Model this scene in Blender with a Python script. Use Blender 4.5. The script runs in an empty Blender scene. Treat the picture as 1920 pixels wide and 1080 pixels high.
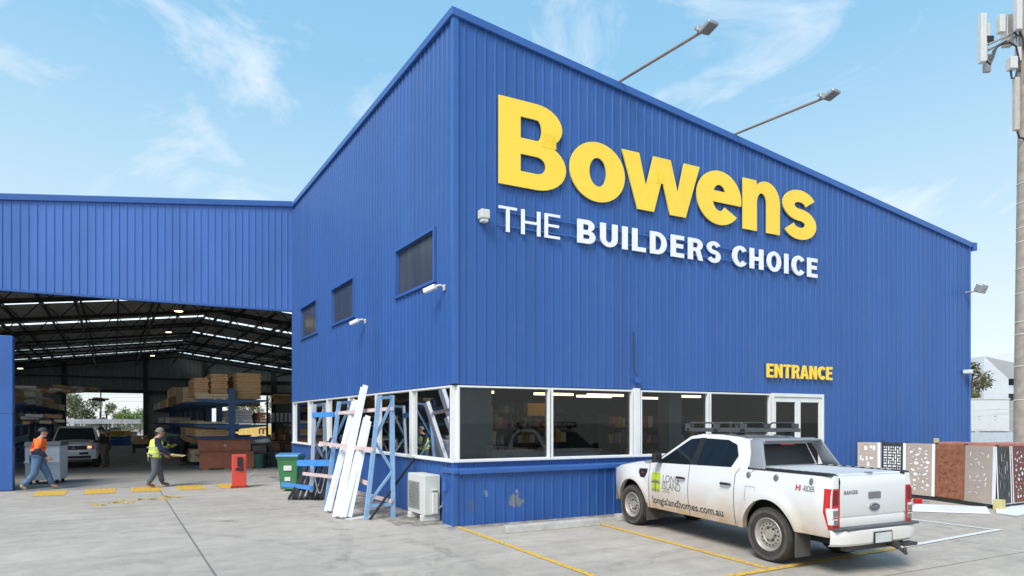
import bpy, bmesh, math, random
from mathutils import Vector, Matrix
from mathutils.geometry import tessellate_polygon
R = math.radians
rnd = random.Random(7)
sc = bpy.context.scene
col = sc.collection

# ------------------------------------------------------------------ camera
# building frame: x runs along the signed front wall, y along the side wall, the corner stands at the origin
F, H, Y0, TH = 1329.0, 2.0, 790.0, R(29.28)
UX, UY, CX, CY = math.cos(TH), math.sin(TH), -1.12, 13.74
FV = 1100.0                     # focal length in photograph pixels
# the store stands on a plan whose two street walls meet at about 99 degrees: AX, AY are its two wall directions
KD = FV/F
AX = (1-(1-KD)*UY*UY, -(1-KD)*UY*UX); AY = (-(1-KD)*UY*UX, 1-(1-KD)*UX*UX)
def A(p):                       # plan coordinates along the two walls -> world
    q = (p[0]*AX[0]+p[1]*AY[0], p[0]*AX[1]+p[1]*AY[1])
    return q if len(p) == 2 else (*q, p[2])
RX, RY = math.atan2(AX[1], AX[0]), math.atan2(AY[1], AY[0])   # headings of the two wall directions
PLAN = True                     # meshes laid out along the walls
K = 1.0
def wl(X, Y):
    X -= CX; Y -= CY
    return (X*UX + Y*UY, -X*UY + Y*UX)
def gp(px, py, z=0.0):          # point of the photograph on the level z -> (x, y)
    Y = F*(H-z)/(py-Y0)
    return wl((px-960)/F*Y, Y)
def dp(px, py, Y):              # point of the photograph at distance Y -> (x, y, z)
    a = wl((px-960)/F*Y, Y)
    return (a[0], a[1], H+(Y0-py)/F*Y)
cam = bpy.data.cameras.new("camera"); co = bpy.data.objects.new("camera", cam); col.objects.link(co)
cxy = A(wl(0, 0))
co.location = (cxy[0], cxy[1], H); co.rotation_euler = (R(90), 0, -TH)
cam.sensor_width = 36; cam.lens = FV/1920*36; cam.shift_y = 250/1920
cam.clip_start = 0.1; cam.clip_end = 3000
sc.camera = co

# ------------------------------------------------------------------ sky, sun, exposure
SKYK = 11.2
SUN_EL, SUN_AZ = R(50), R(237)  # azimuth measured from +y towards +x
W = bpy.data.worlds.new("World"); sc.world = W; W.use_nodes = True
nt = W.node_tree; N = nt.nodes; L = nt.links
bg = N["Background"]
sky = N.new("ShaderNodeTexSky"); sky.sky_type = 'NISHITA'; sky.sun_disc = False
sky.sun_elevation = SUN_EL; sky.sun_rotation = SUN_AZ
sky.air_density = 1.0; sky.dust_density = 1.2; sky.ozone_density = 1.5; sky.altitude = 50
tc = N.new("ShaderNodeTexCoord"); mp = N.new("ShaderNodeMapping"); mp.inputs['Scale'].default_value = (1.0, 1.0, 2.1)
mp.inputs['Location'].default_value = (3.1, 2.2, .5); mp.inputs['Rotation'].default_value = (0, 0, R(-7))
L.new(tc.outputs['Generated'], mp.inputs['Vector'])
n1 = N.new("ShaderNodeTexNoise"); n1.inputs['Scale'].default_value = 3.0; n1.inputs['Detail'].default_value = 9; n1.inputs['Roughness'].default_value = .6
n1.inputs['Distortion'].default_value = 1.0
L.new(mp.outputs['Vector'], n1.inputs['Vector'])
r1 = N.new("ShaderNodeValToRGB"); r1.color_ramp.elements[0].position = .52; r1.color_ramp.elements[1].position = .80
r1.color_ramp.elements[1].color = (.8, .8, .8, 1)
L.new(n1.outputs['Fac'], r1.inputs['Fac'])
r1.color_ramp.elements[0].position = .52; r1.color_ramp.elements[1].position = .80; r1.color_ramp.elements[1].color = (.95, .95, .95, 1)
sep = N.new("ShaderNodeSeparateXYZ"); L.new(tc.outputs['Generated'], sep.inputs[0])
hz = N.new("ShaderNodeValToRGB"); e = hz.color_ramp.elements         # pale summer haze over the Nishita sky
e[0].position = 0; e[0].color = (.62, .65, .66, 1); e[1].position = 1; e[1].color = (.12, .32, .54, 1)
for p, c in ((.14, (.53, .61, .64)), (.33, (.36, .525, .635)), (.50, (.22, .43, .61))):
    x = e.new(p); x.color = (*c, 1)
L.new(sep.outputs['Z'], hz.inputs['Fac'])
sc10 = N.new("ShaderNodeMix"); sc10.data_type = 'RGBA'; sc10.blend_type = 'MULTIPLY'; sc10.inputs[0].default_value = 1; sc10.inputs[7].default_value = (SKYK, SKYK, SKYK, 1)
L.new(hz.outputs['Color'], sc10.inputs[6])
mix1 = N.new("ShaderNodeMix"); mix1.data_type = 'RGBA'; mix1.inputs[0].default_value = .8
L.new(sky.outputs['Color'], mix1.inputs[6]); L.new(sc10.outputs[2], mix1.inputs[7])
mx = N.new("ShaderNodeMix"); mx.data_type = 'RGBA'
L.new(r1.outputs['Color'], mx.inputs[0]); L.new(mix1.outputs[2], mx.inputs[6]); mx.inputs[7].default_value = (.62*SKYK, .645*SKYK, .67*SKYK, 1)
L.new(mx.outputs[2], bg.inputs['Color']); bg.inputs['Strength'].default_value = .10
sun = bpy.data.lights.new("sun", 'SUN'); so = bpy.data.objects.new("sun", sun); col.objects.link(so)
sun.energy = 2.6; sun.angle = R(26); sun.color = (1, .955, .89)
sd = Vector((math.sin(SUN_AZ)*math.cos(SUN_EL), math.cos(SUN_AZ)*math.cos(SUN_EL), math.sin(SUN_EL)))
so.rotation_euler = sd.to_track_quat('Z', 'Y').to_euler()
sc.view_settings.view_transform = 'Standard'; sc.view_settings.look = 'None'
sc.view_settings.exposure = 0.58; sc.view_settings.gamma = 1
sc.cycles.max_bounces = 8; sc.cycles.transparent_max_bounces = 12
sc.cycles.use_denoising = True

# ------------------------------------------------------------------ materials
MC = {}
def mat(name, c, rough=.6, metal=0., var=.12, scale=3., bump=0., bscale=30., emit=None, spec=.5, stretch=None, c2=None, coat=0.):
    if name in MC: return MC[name]
    m = bpy.data.materials.new(name); m.use_nodes = True; MC[name] = m
    n = m.node_tree.nodes; l = m.node_tree.links; b = n["Principled BSDF"]
    b.inputs['Roughness'].default_value = rough; b.inputs['Metallic'].default_value = metal
    b.inputs['Specular IOR Level'].default_value = spec
    if coat: b.inputs['Coat Weight'].default_value = coat; b.inputs['Coat Roughness'].default_value = .05
    t = n.new("ShaderNodeTexCoord"); src = t.outputs['Object']
    if stretch:
        q = n.new("ShaderNodeMapping"); q.inputs['Scale'].default_value = stretch; l.new(src, q.inputs['Vector']); src = q.outputs['Vector']
    z = n.new("ShaderNodeTexNoise"); z.inputs['Scale'].default_value = scale; z.inputs['Detail'].default_value = 6; z.inputs['Roughness'].default_value = .6
    l.new(src, z.inputs['Vector'])
    r = n.new("ShaderNodeValToRGB")
    lo = [x*(1-var) for x in c[:3]]; hi = [min(1, x*(1+var)) for x in c[:3]]
    if c2: lo, hi = c[:3], c2[:3]
    r.color_ramp.elements[0].position = .3; r.color_ramp.elements[1].position = .7
    r.color_ramp.elements[0].color = (*lo, 1); r.color_ramp.elements[1].color = (*hi, 1)
    l.new(z.outputs['Fac'], r.inputs['Fac']); l.new(r.outputs['Color'], b.inputs['Base Color'])
    if bump:
        z2 = n.new("ShaderNodeTexNoise"); z2.inputs['Scale'].default_value = bscale; z2.inputs['Detail'].default_value = 4
        l.new(t.outputs['Object'], z2.inputs['Vector'])
        bp = n.new("ShaderNodeBump"); bp.inputs['Strength'].default_value = bump; bp.inputs['Distance'].default_value = .02
        l.new(z2.outputs['Fac'], bp.inputs['Height']); l.new(bp.outputs['Normal'], b.inputs['Normal'])
    if emit:
        b.inputs['Emission Color'].default_value = (*emit[:3], 1); b.inputs['Emission Strength'].default_value = emit[3]
    return m

BLUE = mat("blue_cladding", (.029, .101, .325), .42, var=.05, scale=.9, stretch=(1.5, 1.5, .35), bump=.03, bscale=2.5)
def weather(m, amt=.045):
    n = m.node_tree.nodes; l = m.node_tree.links; b = n["Principled BSDF"]; src = b.inputs['Base Color'].links[0].from_socket
    t = n.new("ShaderNodeTexCoord"); sx = n.new("ShaderNodeSeparateXYZ"); l.new(t.outputs['Object'], sx.inputs[0])
    ad = n.new("ShaderNodeMath"); ad.operation = 'ADD'; l.new(sx.outputs['X'], ad.inputs[0]); l.new(sx.outputs['Y'], ad.inputs[1])
    dv = n.new("ShaderNodeMath"); dv.operation = 'MULTIPLY'; dv.inputs[1].default_value = 1.18; l.new(ad.outputs[0], dv.inputs[0])
    fl = n.new("ShaderNodeMath"); fl.operation = 'FLOOR'; l.new(dv.outputs[0], fl.inputs[0])
    wn = n.new("ShaderNodeTexWhiteNoise"); wn.noise_dimensions = '1D'; l.new(fl.outputs[0], wn.inputs['W'])
    mr = n.new("ShaderNodeMapRange"); mr.inputs['To Min'].default_value = 1-amt; mr.inputs['To Max'].default_value = 1+amt; l.new(wn.outputs['Value'], mr.inputs['Value'])
    z = n.new("ShaderNodeTexNoise"); z.inputs['Scale'].default_value = 1; z.inputs['Detail'].default_value = 7; z.inputs['Roughness'].default_value = .7
    q = n.new("ShaderNodeMapping"); q.inputs['Scale'].default_value = (7, 7, .28); l.new(t.outputs['Object'], q.inputs['Vector']); l.new(q.outputs[0], z.inputs['Vector'])
    mr2 = n.new("ShaderNodeMapRange"); mr2.inputs['From Min'].default_value = .3; mr2.inputs['From Max'].default_value = .7; mr2.inputs['To Min'].default_value = 1-amt*1.3; mr2.inputs['To Max'].default_value = 1+amt*1.3; l.new(z.outputs['Fac'], mr2.inputs['Value'])
    mu = n.new("ShaderNodeMath"); mu.operation = 'MULTIPLY'; l.new(mr.outputs[0], mu.inputs[0]); l.new(mr2.outputs[0], mu.inputs[1])
    x = n.new("ShaderNodeMix"); x.data_type = 'RGBA'; x.blend_type = 'MULTIPLY'; x.inputs[0].default_value = 1; l.new(src, x.inputs[6]); l.new(mu.outputs[0], x.inputs[7])
    z3 = n.new("ShaderNodeTexNoise"); z3.inputs['Scale'].default_value = 1.7; z3.inputs['Detail'].default_value = 9; z3.inputs['Roughness'].default_value = .7; l.new(t.outputs['Object'], z3.inputs['Vector'])
    r = n.new("ShaderNodeMapRange"); r.inputs['From Min'].default_value = .50; r.inputs['From Max'].default_value = .78; r.inputs['To Max'].default_value = .06; l.new(z3.outputs['Fac'], r.inputs['Value'])
    x2 = n.new("ShaderNodeMix"); x2.data_type = 'RGBA'; x2.inputs[7].default_value = (.22, .26, .33, 1); l.new(r.outputs[0], x2.inputs[0]); l.new(x.outputs[2], x2.inputs[6])
    l.new(x2.outputs[2], b.inputs['Base Color']); return m
weather(BLUE)
BLUE2 = mat("blue_flashing", (.036, .116, .365), .4, var=.08, scale=1.5)
BLUED = mat("blue_scuffed", (.027, .096, .315), .44, var=.12, scale=1.2)
WHITE = mat("white_frame_paint", (.74, .74, .72), .4, var=.05)
YEL = mat("yellow_sign_acrylic", (.98, .66, .06), .3, var=.03)
SIGNW = mat("white_sign_acrylic", (.84, .84, .86), .3, var=.02)
GALV = mat("galvanised_steel", (.42, .43, .43), .45, .7, var=.15, scale=8)
DKSTEEL = mat("dark_steel_and_stand_shade", (.035, .038, .036), .55, var=.2)
DARK = mat("dark_lining", (.02, .02, .02), .8)
BLACK = mat("black_plastic", (.018, .018, .02), .5, var=.15)
RUBBER = mat("tyre_rubber", (.040, .036, .031), .85, var=.25, scale=9, bump=.2, bscale=60)
CONC = mat("wheel_stop_concrete", (.42, .40, .37), .9, var=.18, scale=6, bump=.3, bscale=40)
PALE = mat("pale_grey_plastic", (.62, .62, .58), .45, var=.06)
WOOD = mat("raw_timber", (.42, .25, .12), .7, var=.25, scale=3, stretch=(1, 1, 14))
WOODP = mat("pale_timber", (.55, .40, .24), .7, var=.2, scale=3, stretch=(1, 1, 14))
REDW = mat("red_brown_panel", (.34, .115, .06), .6, var=.2, scale=2.5)
RUST = mat("rust_panel", (.31, .125, .068), .65, var=.3, scale=7)
TAUPE = mat("taupe_panel", (.44, .365, .31), .6, var=.08, scale=4)
CHAR = mat("charcoal_panel", (.035, .038, .042), .5, var=.1)
MAROON = mat("maroon_panel", (.14, .04, .03), .5, var=.2)
BLUERACK = mat("rack_blue_paint", (.24, .40, .62), .5, var=.15, scale=5)
BLUEARM = mat("bright_blue_paint", (.06, .26, .66), .5, var=.12, scale=5)
PINK = mat("faded_red_paint", (.66, .50, .48), .6, var=.18, scale=5)
RACKDK = mat("navy_rack_paint", (.025, .085, .20), .5, var=.2)
SKIN = mat("skin", (.48, .27, .19), .55, var=.05, spec=.3)
CONT = mat("white_cabin_paint", (.66, .67, .66), .5, var=.05)
TOWERC = mat("tower_concrete", (.37, .315, .265), .85, var=.22, scale=2)
ANT = mat("antenna_casing", (.60, .59, .57), .45, var=.05)
RED = mat("red_lacquer", (.70, .07, .045), .4, var=.06)
GREENB = mat("green_bin_plastic", (.05, .20, .075), .45, var=.12, scale=4)
LIDB = mat("blue_bin_lid", (.08, .25, .46), .45, var=.1, scale=4)
SHEETW = mat("white_board", (.82, .83, .85), .4, var=.04)

def glass(name, tint=(.75, .8, .8), rough=.02):
    m = bpy.data.materials.new(name); m.use_nodes = True
    n = m.node_tree.nodes; l = m.node_tree.links; n.remove(n["Principled BSDF"])
    o = n["Material Output"]; f = n.new("ShaderNodeFresnel"); f.inputs['IOR'].default_value = 1.5
    g = n.new("ShaderNodeBsdfGlossy"); g.inputs['Roughness'].default_value = rough
    t = n.new("ShaderNodeBsdfTransparent"); t.inputs['Color'].default_value = (*tint, 1)
    x = n.new("ShaderNodeMixShader"); l.new(f.outputs[0], x.inputs[0]); l.new(t.outputs[0], x.inputs[1]); l.new(g.outputs[0], x.inputs[2])
    l.new(x.outputs[0], o.inputs['Surface'])
    return m
GLASS = glass("shop_glass", (.62, .66, .66))
GLASSU = mat("grey_window_film", (.052, .060, .078), .22, var=.25, scale=1.2, spec=.18, stretch=(1, 2.5, .4))
GLASSC = mat("car_glass", (.010, .016, .020), .06, var=.1)

def ground_mat(name, base, dark, lines=True, stain=.22):
    m = bpy.data.materials.new(name); m.use_nodes = True
    n = m.node_tree.nodes; l = m.node_tree.links; b = n["Principled BSDF"]
    b.inputs['Roughness'].default_value = .8; b.inputs['Specular IOR Level'].default_value = .35
    t = n.new("ShaderNodeTexCoord")
    def noise(s, d=8, dist=0., st=None):
        z = n.new("ShaderNodeTexNoise"); z.inputs['Scale'].default_value = s; z.inputs['Detail'].default_value = d
        z.inputs['Roughness'].default_value = .62; z.inputs['Distortion'].default_value = dist
        src = t.outputs['Object']
        if st:
            q = n.new("ShaderNodeMapping"); q.inputs['Scale'].default_value = st; q.inputs['Rotation'].default_value = (0, 0, R(20)); l.new(src, q.inputs['Vector']); src = q.outputs['Vector']
        l.new(src, z.inputs['Vector']); return z.outputs['Fac']
    def ramp(f, a, bb, ca, cb):
        r = n.new("ShaderNodeValToRGB"); e = r.color_ramp.elements
        e[0].position, e[1].position = a, bb; e[0].color = (*ca, 1); e[1].color = (*cb, 1)
        l.new(f, r.inputs['Fac']); return r.outputs['Color']
    def mul(a, bb, fac=1.):
        x = n.new("ShaderNodeMix"); x.data_type = 'RGBA'; x.blend_type = 'MULTIPLY'; x.inputs[0].default_value = fac
        l.new(a, x.inputs[6]); l.new(bb, x.inputs[7]); return x.outputs[2]
    c = ramp(noise(.35, 9, .5), .3, .72, dark, base)
    c = mul(c, ramp(noise(2.2, 8, 1.2), .28, .62, (.78,)*3, (1.04, 1.03, 1.02)), .8)
    c = mul(c, ramp(noise(1.0, 6, .3, (.25, 3.2, 1)), .3, .6, (.84,)*3, (1.02,)*3), .8)
    c = mul(c, ramp(noise(34, 3), .3, .6, (.86,)*3, (1.03,)*3), .7)
    c = mul(c, ramp(noise(.9, 3, 2.), .26, .34, (1-stain,)*3, (1, 1, 1)), .7)
    c = mul(c, ramp(noise(3.7, 2, .4), .235, .26, (1-stain,)*3, (1, 1, 1)), .8)
    if lines:
        k_ = 1/KD-1
        def plan(vec):
            d = n.new("ShaderNodeVectorMath"); d.operation = 'DOT_PRODUCT'; d.inputs[1].default_value = vec; l.new(t.outputs['Object'], d.inputs[0]); return d.outputs['Value']
        px_, py_ = plan((1+k_*UY*UY, k_*UX*UY, 0)), plan((k_*UX*UY, 1+k_*UX*UX, 0))
        def line(out, off, period, w):
            a = n.new("ShaderNodeMath"); a.operation = 'ADD'; a.inputs[1].default_value = off; l.new(out, a.inputs[0])
            p = n.new("ShaderNodeMath"); p.operation = 'PINGPONG'; p.inputs[1].default_value = period; l.new(a.outputs[0], p.inputs[0])
            q = n.new("ShaderNodeMath"); q.operation = 'LESS_THAN'; q.inputs[1].default_value = w; l.new(p.outputs[0], q.inputs[0])
            return q.outputs[0]
        a = line(px_, 4.6, 5.6, .016); bb = line(py_, 6.9, 5.6, .014)
        k = n.new("ShaderNodeMath"); k.operation = 'MAXIMUM'; l.new(a, k.inputs[0]); l.new(bb, k.inputs[1])
        x = n.new("ShaderNodeMix"); x.data_type = 'RGBA'; x.inputs[7].default_value = (.12, .115, .11, 1)
        sub = n.new("ShaderNodeMath"); sub.operation = 'MULTIPLY'; sub.inputs[1].default_value = .75; l.new(k.outputs[0], sub.inputs[0])
        l.new(sub.outputs[0], x.inputs[0]); l.new(c, x.inputs[6]); c = x.outputs[2]
    l.new(c, b.inputs['Base Color'])
    bp = n.new("ShaderNodeBump"); bp.inputs['Strength'].default_value = .25; bp.inputs['Distance'].default_value = .01
    l.new(noise(45, 4), bp.inputs['Height']); l.new(bp.outputs['Normal'], b.inputs['Normal'])
    return m
YARD = ground_mat("yard_concrete", (.515, .458, .397), (.415, .368, .318))
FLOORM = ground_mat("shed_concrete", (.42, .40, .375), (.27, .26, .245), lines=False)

def paint_mat(name, c, hole):
    m = bpy.data.materials.new(name); m.use_nodes = True
    n = m.node_tree.nodes; l = m.node_tree.links; b = n["Principled BSDF"]; b.inputs['Base Color'].default_value = (*c, 1); b.inputs['Roughness'].default_value = .7
    t = n.new("ShaderNodeTexCoord"); z = n.new("ShaderNodeTexNoise"); z.inputs['Scale'].default_value = 14; z.inputs['Detail'].default_value = 8; z.inputs['Roughness'].default_value = .75
    l.new(t.outputs['Object'], z.inputs['Vector']); r = n.new("ShaderNodeValToRGB")
    r.color_ramp.elements[0].position = hole-.04; r.color_ramp.elements[1].position = hole+.06
    l.new(z.outputs['Fac'], r.inputs['Fac']); l.new(r.outputs['Color'], b.inputs['Alpha'])
    return m
PYEL = paint_mat("worn_yellow_paint", (.70, .43, .07), .41)
PWHT = paint_mat("worn_white_paint", (.72, .72, .70), .38)
PFADE = paint_mat("faded_yellow_paint", (.70, .50, .17), .45)
PFADEW = paint_mat("faded_white_paint", (.62, .60, .55), .5)

# ------------------------------------------------------------------ mesh helpers
class MB:
    def __init__(s): s.v = []; s.f = []; s.m = []; s.cur = 0
    def add(s, vs, fs):
        b = len(s.v); s.v += [tuple(v) for v in vs]; s.f += [tuple(b+i for i in f) for f in fs]; s.m += [s.cur]*len(fs); return s
    def box(s, c, d, rz=0., rx=0., ry=0.):
        x, y, z = d[0]/2, d[1]/2, d[2]/2
        M = Matrix.Translation(c) @ Matrix.Rotation(rz, 4, 'Z') @ Matrix.Rotation(ry, 4, 'Y') @ Matrix.Rotation(rx, 4, 'X')
        vs = [M @ Vector(p) for p in ((-x,-y,-z),(x,-y,-z),(x,y,-z),(-x,y,-z),(-x,-y,z),(x,-y,z),(x,y,z),(-x,y,z))]
        return s.add(vs, [(0,3,2,1),(4,5,6,7),(0,1,5,4),(1,2,6,5),(2,3,7,6),(3,0,4,7)])
    def bb(s, x0, x1, y0, y1, z0, z1):
        return s.box(((x0+x1)/2, (y0+y1)/2, (z0+z1)/2), (x1-x0, y1-y0, z1-z0))
    def bar(s, p, q, w, h, up=(0,0,1)):
        p, q = Vector(p), Vector(q); d = (q-p); 
        if d.length < 1e-6: return s
        d.normalize(); u = Vector(up)
        if abs(d.dot(u)) > .98: u = Vector((1,0,0))
        a = d.cross(u).normalized(); b = a.cross(d).normalized()
        vs = [e + a*i*w/2 + b*j*h/2 for e in (p, q) for i, j in ((-1,-1),(1,-1),(1,1),(-1,1))]
        return s.add(vs, [(0,1,2,3),(7,6,5,4),(0,4,5,1),(1,5,6,2),(2,6,7,3),(3,7,4,0)])
    def tube(s, path, r, n=8, cap=True):
        path = [Vector(p) for p in path]; k = len(path); rs = r if isinstance(r, (list, tuple)) else [r]*k
        vs = []; fs = []; pa = None
        for i, p in enumerate(path):
            d = (path[min(i+1, k-1)] - path[max(i-1, 0)]).normalized()
            if pa is None:
                u = Vector((0,0,1)) if abs(d.z) < .9 else Vector((1,0,0)); a = d.cross(u).normalized()
            else:
                a = (pa - d*pa.dot(d)).normalized()
            pa = a; b = d.cross(a)
            vs += [p + (a*math.cos(2*math.pi*j/n) + b*math.sin(2*math.pi*j/n))*rs[i] for j in range(n)]
        for i in range(k-1):
            for j in range(n):
                fs.append((i*n+j, i*n+(j+1)%n, (i+1)*n+(j+1)%n, (i+1)*n+j))
        if cap: fs += [tuple(range(n))[::-1], tuple(range((k-1)*n, k*n))]
        return s.add(vs, fs)
    def lathe(s, prof, c, axis='y', n=32):   # profile (r, h) turned round an axis through c
        vs = []; fs = []; k = len(prof)
        for j in range(n):
            t = 2*math.pi*j/n
            for r, h in prof:
                a, b = r*math.cos(t), r*math.sin(t)
                vs.append({'y': (c[0]+a, c[1]+h, c[2]+b), 'z': (c[0]+a, c[1]+b, c[2]+h), 'x': (c[0]+h, c[1]+a, c[2]+b)}[axis])
        for j in range(n):
            for i in range(k-1):
                fs.append((j*k+i, j*k+i+1, ((j+1)%n)*k+i+1, ((j+1)%n)*k+i))
        return s.add(vs, fs)
    def prism(s, poly, fn, d0, d1, holes=()):   # flat outline; fn(a, b, d) -> point
        loops = [list(poly)] + [list(h) for h in holes]
        flat = [p for lp in loops for p in lp]; n = len(flat)
        tri = tessellate_polygon([[Vector((p[0], p[1], 0)) for p in lp] for lp in loops])
        vs = [fn(a, b, d0) for a, b in flat] + [fn(a, b, d1) for a, b in flat]
        fs = [tuple(t) for t in tri] + [tuple(i+n for i in reversed(t)) for t in tri]; o = 0
        for lp in loops:
            k = len(lp)
            fs += [(o+i, o+(i+1)%k, o+(i+1)%k+n, o+i+n) for i in range(k)]; o += k
        return s.add(vs, fs)
    def grid(s, rows):
        k = len(rows[0]); vs = [p for r in rows for p in r]
        return s.add(vs, [(i*k+j, i*k+j+1, (i+1)*k+j+1, (i+1)*k+j) for i in range(len(rows)-1) for j in range(k-1)])
    def build(s, name, mats, parent=None, bevel=0., seg=2, smooth=False, fix=True):
        me = bpy.data.meshes.new(name)
        me.from_pydata([A(v) for v in s.v] if PLAN else s.v, [], s.f)
        mats = mats if isinstance(mats, (list, tuple)) else [mats]
        for m in mats: me.materials.append(m)
        me.polygons.foreach_set("material_index", s.m)
        bm = bmesh.new(); bm.from_mesh(me)
        if fix: bmesh.ops.recalc_face_normals(bm, faces=bm.faces)
        if bevel:
            es = [e for e in bm.edges if len(e.link_faces) == 2 and e.calc_face_angle(0) > R(35)]
            bmesh.ops.bevel(bm, geom=es, offset=bevel, segments=seg, profile=.5, affect='EDGES', clamp_overlap=True)
        bm.to_mesh(me); bm.free()
        if smooth:
            me.polygons.foreach_set("use_smooth", [True]*len(me.polygons))
            me.set_sharp_from_angle(angle=R(40))
        o = bpy.data.objects.new(name, me); col.objects.link(o)
        if parent: o.parent = parent
        return o

def tag(o, label=None, cat=None, group=None, kind=None):
    if label: o["label"] = label
    if cat: o["category"] = cat
    if group: o["group"] = group
    if kind: o["kind"] = kind
    return o
def put(o, loc): o.location = (*A(loc), 0) if len(loc) == 2 else A(loc)
def thing(name, label, cat, loc=(0,0,0), rz=0., group=None, k=K):
    o = bpy.data.objects.new(name, None); col.objects.link(o); o.empty_display_size = .2
    put(o, loc); o.rotation_euler = (0, 0, rz); o.scale = (k, k, 1)
    return tag(o, label, cat, group)
def copy_tree(o, parent=None):
    c = o.copy(); col.objects.link(c)
    if parent: c.parent = parent
    for ch in list(o.children): copy_tree(ch, c)
    return c
def struct(o): o["kind"] = "structure"; return o

def ribs(mb, o, d, nrm, a, b, z0, z1, pitch=.225, w=.046, h=.024, ph=0.):
    o, d, nrm = Vector(o), Vector(d), Vector(nrm)
    f0 = z0 if callable(z0) else (lambda s: z0); f1 = z1 if callable(z1) else (lambda s: z1)
    pts = [(a, None), (b, None)]
    k = math.floor((a-ph)/pitch)-1
    def off(s):
        t = abs(((s-ph)/pitch - round((s-ph)/pitch))*pitch)
        return h if t <= w/4+1e-6 else (0 if t >= w/2 else h*(w/2-t)/(w/4))
    ss = [a, b]
    while k*pitch+ph < b+pitch:
        for e in (-w/2, -w/4, w/4, w/2):
            q = k*pitch+ph+e
            if a+1e-4 < q < b-1e-4: ss.append(q)
        k += 1
    ss = sorted(ss); lo = []; hi = []
    for s in ss:
        p = o + d*s + nrm*off(s)
        lo.append((p.x, p.y, f0(s))); hi.append((p.x, p.y, f1(s)))
    mb.grid([lo, hi]); return mb

def text_obj(txt, mat_, parent, name, size, M, ext=.002, bold=0., sx=1.):
    cu = bpy.data.curves.new(name, 'FONT'); cu.body = txt; cu.size = size; cu.extrude = ext; cu.offset = bold; cu.resolution_u = 3
    cu.align_x = 'LEFT'
    t = bpy.data.objects.new(name, cu); col.objects.link(t)
    dg = bpy.context.evaluated_depsgraph_get(); me = bpy.data.meshes.new_from_object(t.evaluated_get(dg))
    bpy.data.objects.remove(t)
    me.transform(Matrix.Diagonal((sx, 1, 1, 1))); me.transform(M); me.materials.clear(); me.materials.append(mat_)
    o = bpy.data.objects.new(name, me); col.objects.link(o); o.parent = parent
    return o

# ------------------------------------------------------------------ ground and markings
mb = MB(); mb.grid([[(-900, -500, 0), (900, -500, 0)], [(-900, 1300, 0), (900, 1300, 0)]])
struct(mb.build("ground", YARD))
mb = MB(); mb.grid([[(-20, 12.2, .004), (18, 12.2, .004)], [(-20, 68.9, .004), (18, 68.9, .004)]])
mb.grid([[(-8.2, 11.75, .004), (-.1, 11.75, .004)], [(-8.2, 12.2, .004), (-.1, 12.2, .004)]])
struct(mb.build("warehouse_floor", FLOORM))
def strip(mb, p, q, w, z=.008):
    p, q = Vector((*p, 0)), Vector((*q, 0)); d = (q-p).normalized(); a = Vector((-d.y, d.x, 0))*w/2
    mb.add([(p-a).to_tuple()[:2]+(z,), (p+a).to_tuple()[:2]+(z,), (q+a).to_tuple()[:2]+(z,), (q-a).to_tuple()[:2]+(z,)], [(0,1,2,3)])
mb = MB(); strip(mb, (2.50, -1.3), (1.99, -5.80), .12); struct(mb.build("parking_line", PYEL))
mb = MB(); strip(mb, (-.08, -.30), (-.44, -6.6), .11); struct(mb.build("parking_line", PYEL))
mb = MB(); strip(mb, (.4, -5.98), (4.98, -5.77), .13, .012); struct(mb.build("parking_line", PYEL))
mb = MB(); strip(mb, (4.98, -5.77), (8.5, -5.53), .11, .012); struct(mb.build("parking_line", PWHT))
mb = MB(); strip(mb, (8.44, -1.2), (8.40, -5.45), .11); struct(mb.build("parking_line", PWHT))
for i, x in enumerate((-7.3, -6.1, -4.93, -3.74, -2.6)):
    mb = MB(); mb.add([(x-.38, 10.1, .008), (x+.38, 10.1, .008), (x+.38, 11.7, .008), (x-.38, 11.7, .008)], [(0,1,2,3)])
    struct(mb.build("crossing_stripe", PYEL))
mb = MB(); strip(mb, (-8.2, 9.75), (-1.3, 9.95), .09); strip(mb, (-8.2, 11.95), (-1.2, 12.0), .08, .012); strip(mb, (-2.2, 11.9), (-.6, 18), .1, .012)
struct(mb.build("crossing_edge_line", PFADEW))
mb = MB(); r_ = random.Random(3)
for i in range(26):                      # worn, unreadable remains of painted letters
    x = -6.15 + (i % 13)*.155 + r_.uniform(-.05, .05); y = 7.1 + (x+6.2)*.55 + r_.uniform(-.25, .35)
    mb.box((x, y, .006), (r_.uniform(.07, .17), r_.uniform(.12, .5), .004), r_.uniform(-.5, .5))
struct(mb.build("worn_road_lettering", PFADE))

def stain_mat(name, c, lo, hi, sc_, st=(1, 1, 1), top=.6):
    m = bpy.data.materials.new(name); m.use_nodes = True
    n = m.node_tree.nodes; l = m.node_tree.links; b = n["Principled BSDF"]; b.inputs['Base Color'].default_value = (*c, 1); b.inputs['Roughness'].default_value = .8
    t = n.new("ShaderNodeTexCoord"); q = n.new("ShaderNodeMapping"); q.inputs['Scale'].default_value = st; l.new(t.outputs['Object'], q.inputs['Vector'])
    z = n.new("ShaderNodeTexNoise"); z.inputs['Scale'].default_value = sc_; z.inputs['Detail'].default_value = 9; z.inputs['Roughness'].default_value = .72; l.new(q.outputs[0], z.inputs['Vector'])
    r = n.new("ShaderNodeMapRange"); r.inputs['From Min'].default_value = lo; r.inputs['From Max'].default_value = hi; r.inputs['To Max'].default_value = top; l.new(z.outputs['Fac'], r.inputs['Value']); l.new(r.outputs[0], b.inputs['Alpha'])
    return m
TYRE = stain_mat("tyre_mark", (.09, .085, .08), .46, .72, 2.2, top=.2); GRIME = stain_mat("wall_foot_grime", (.13, .115, .095), .40, .68, 3.0, top=.62); CHALK = stain_mat("pale_scuff", (.72, .70, .67), .45, .7, 6, top=.5)
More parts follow.
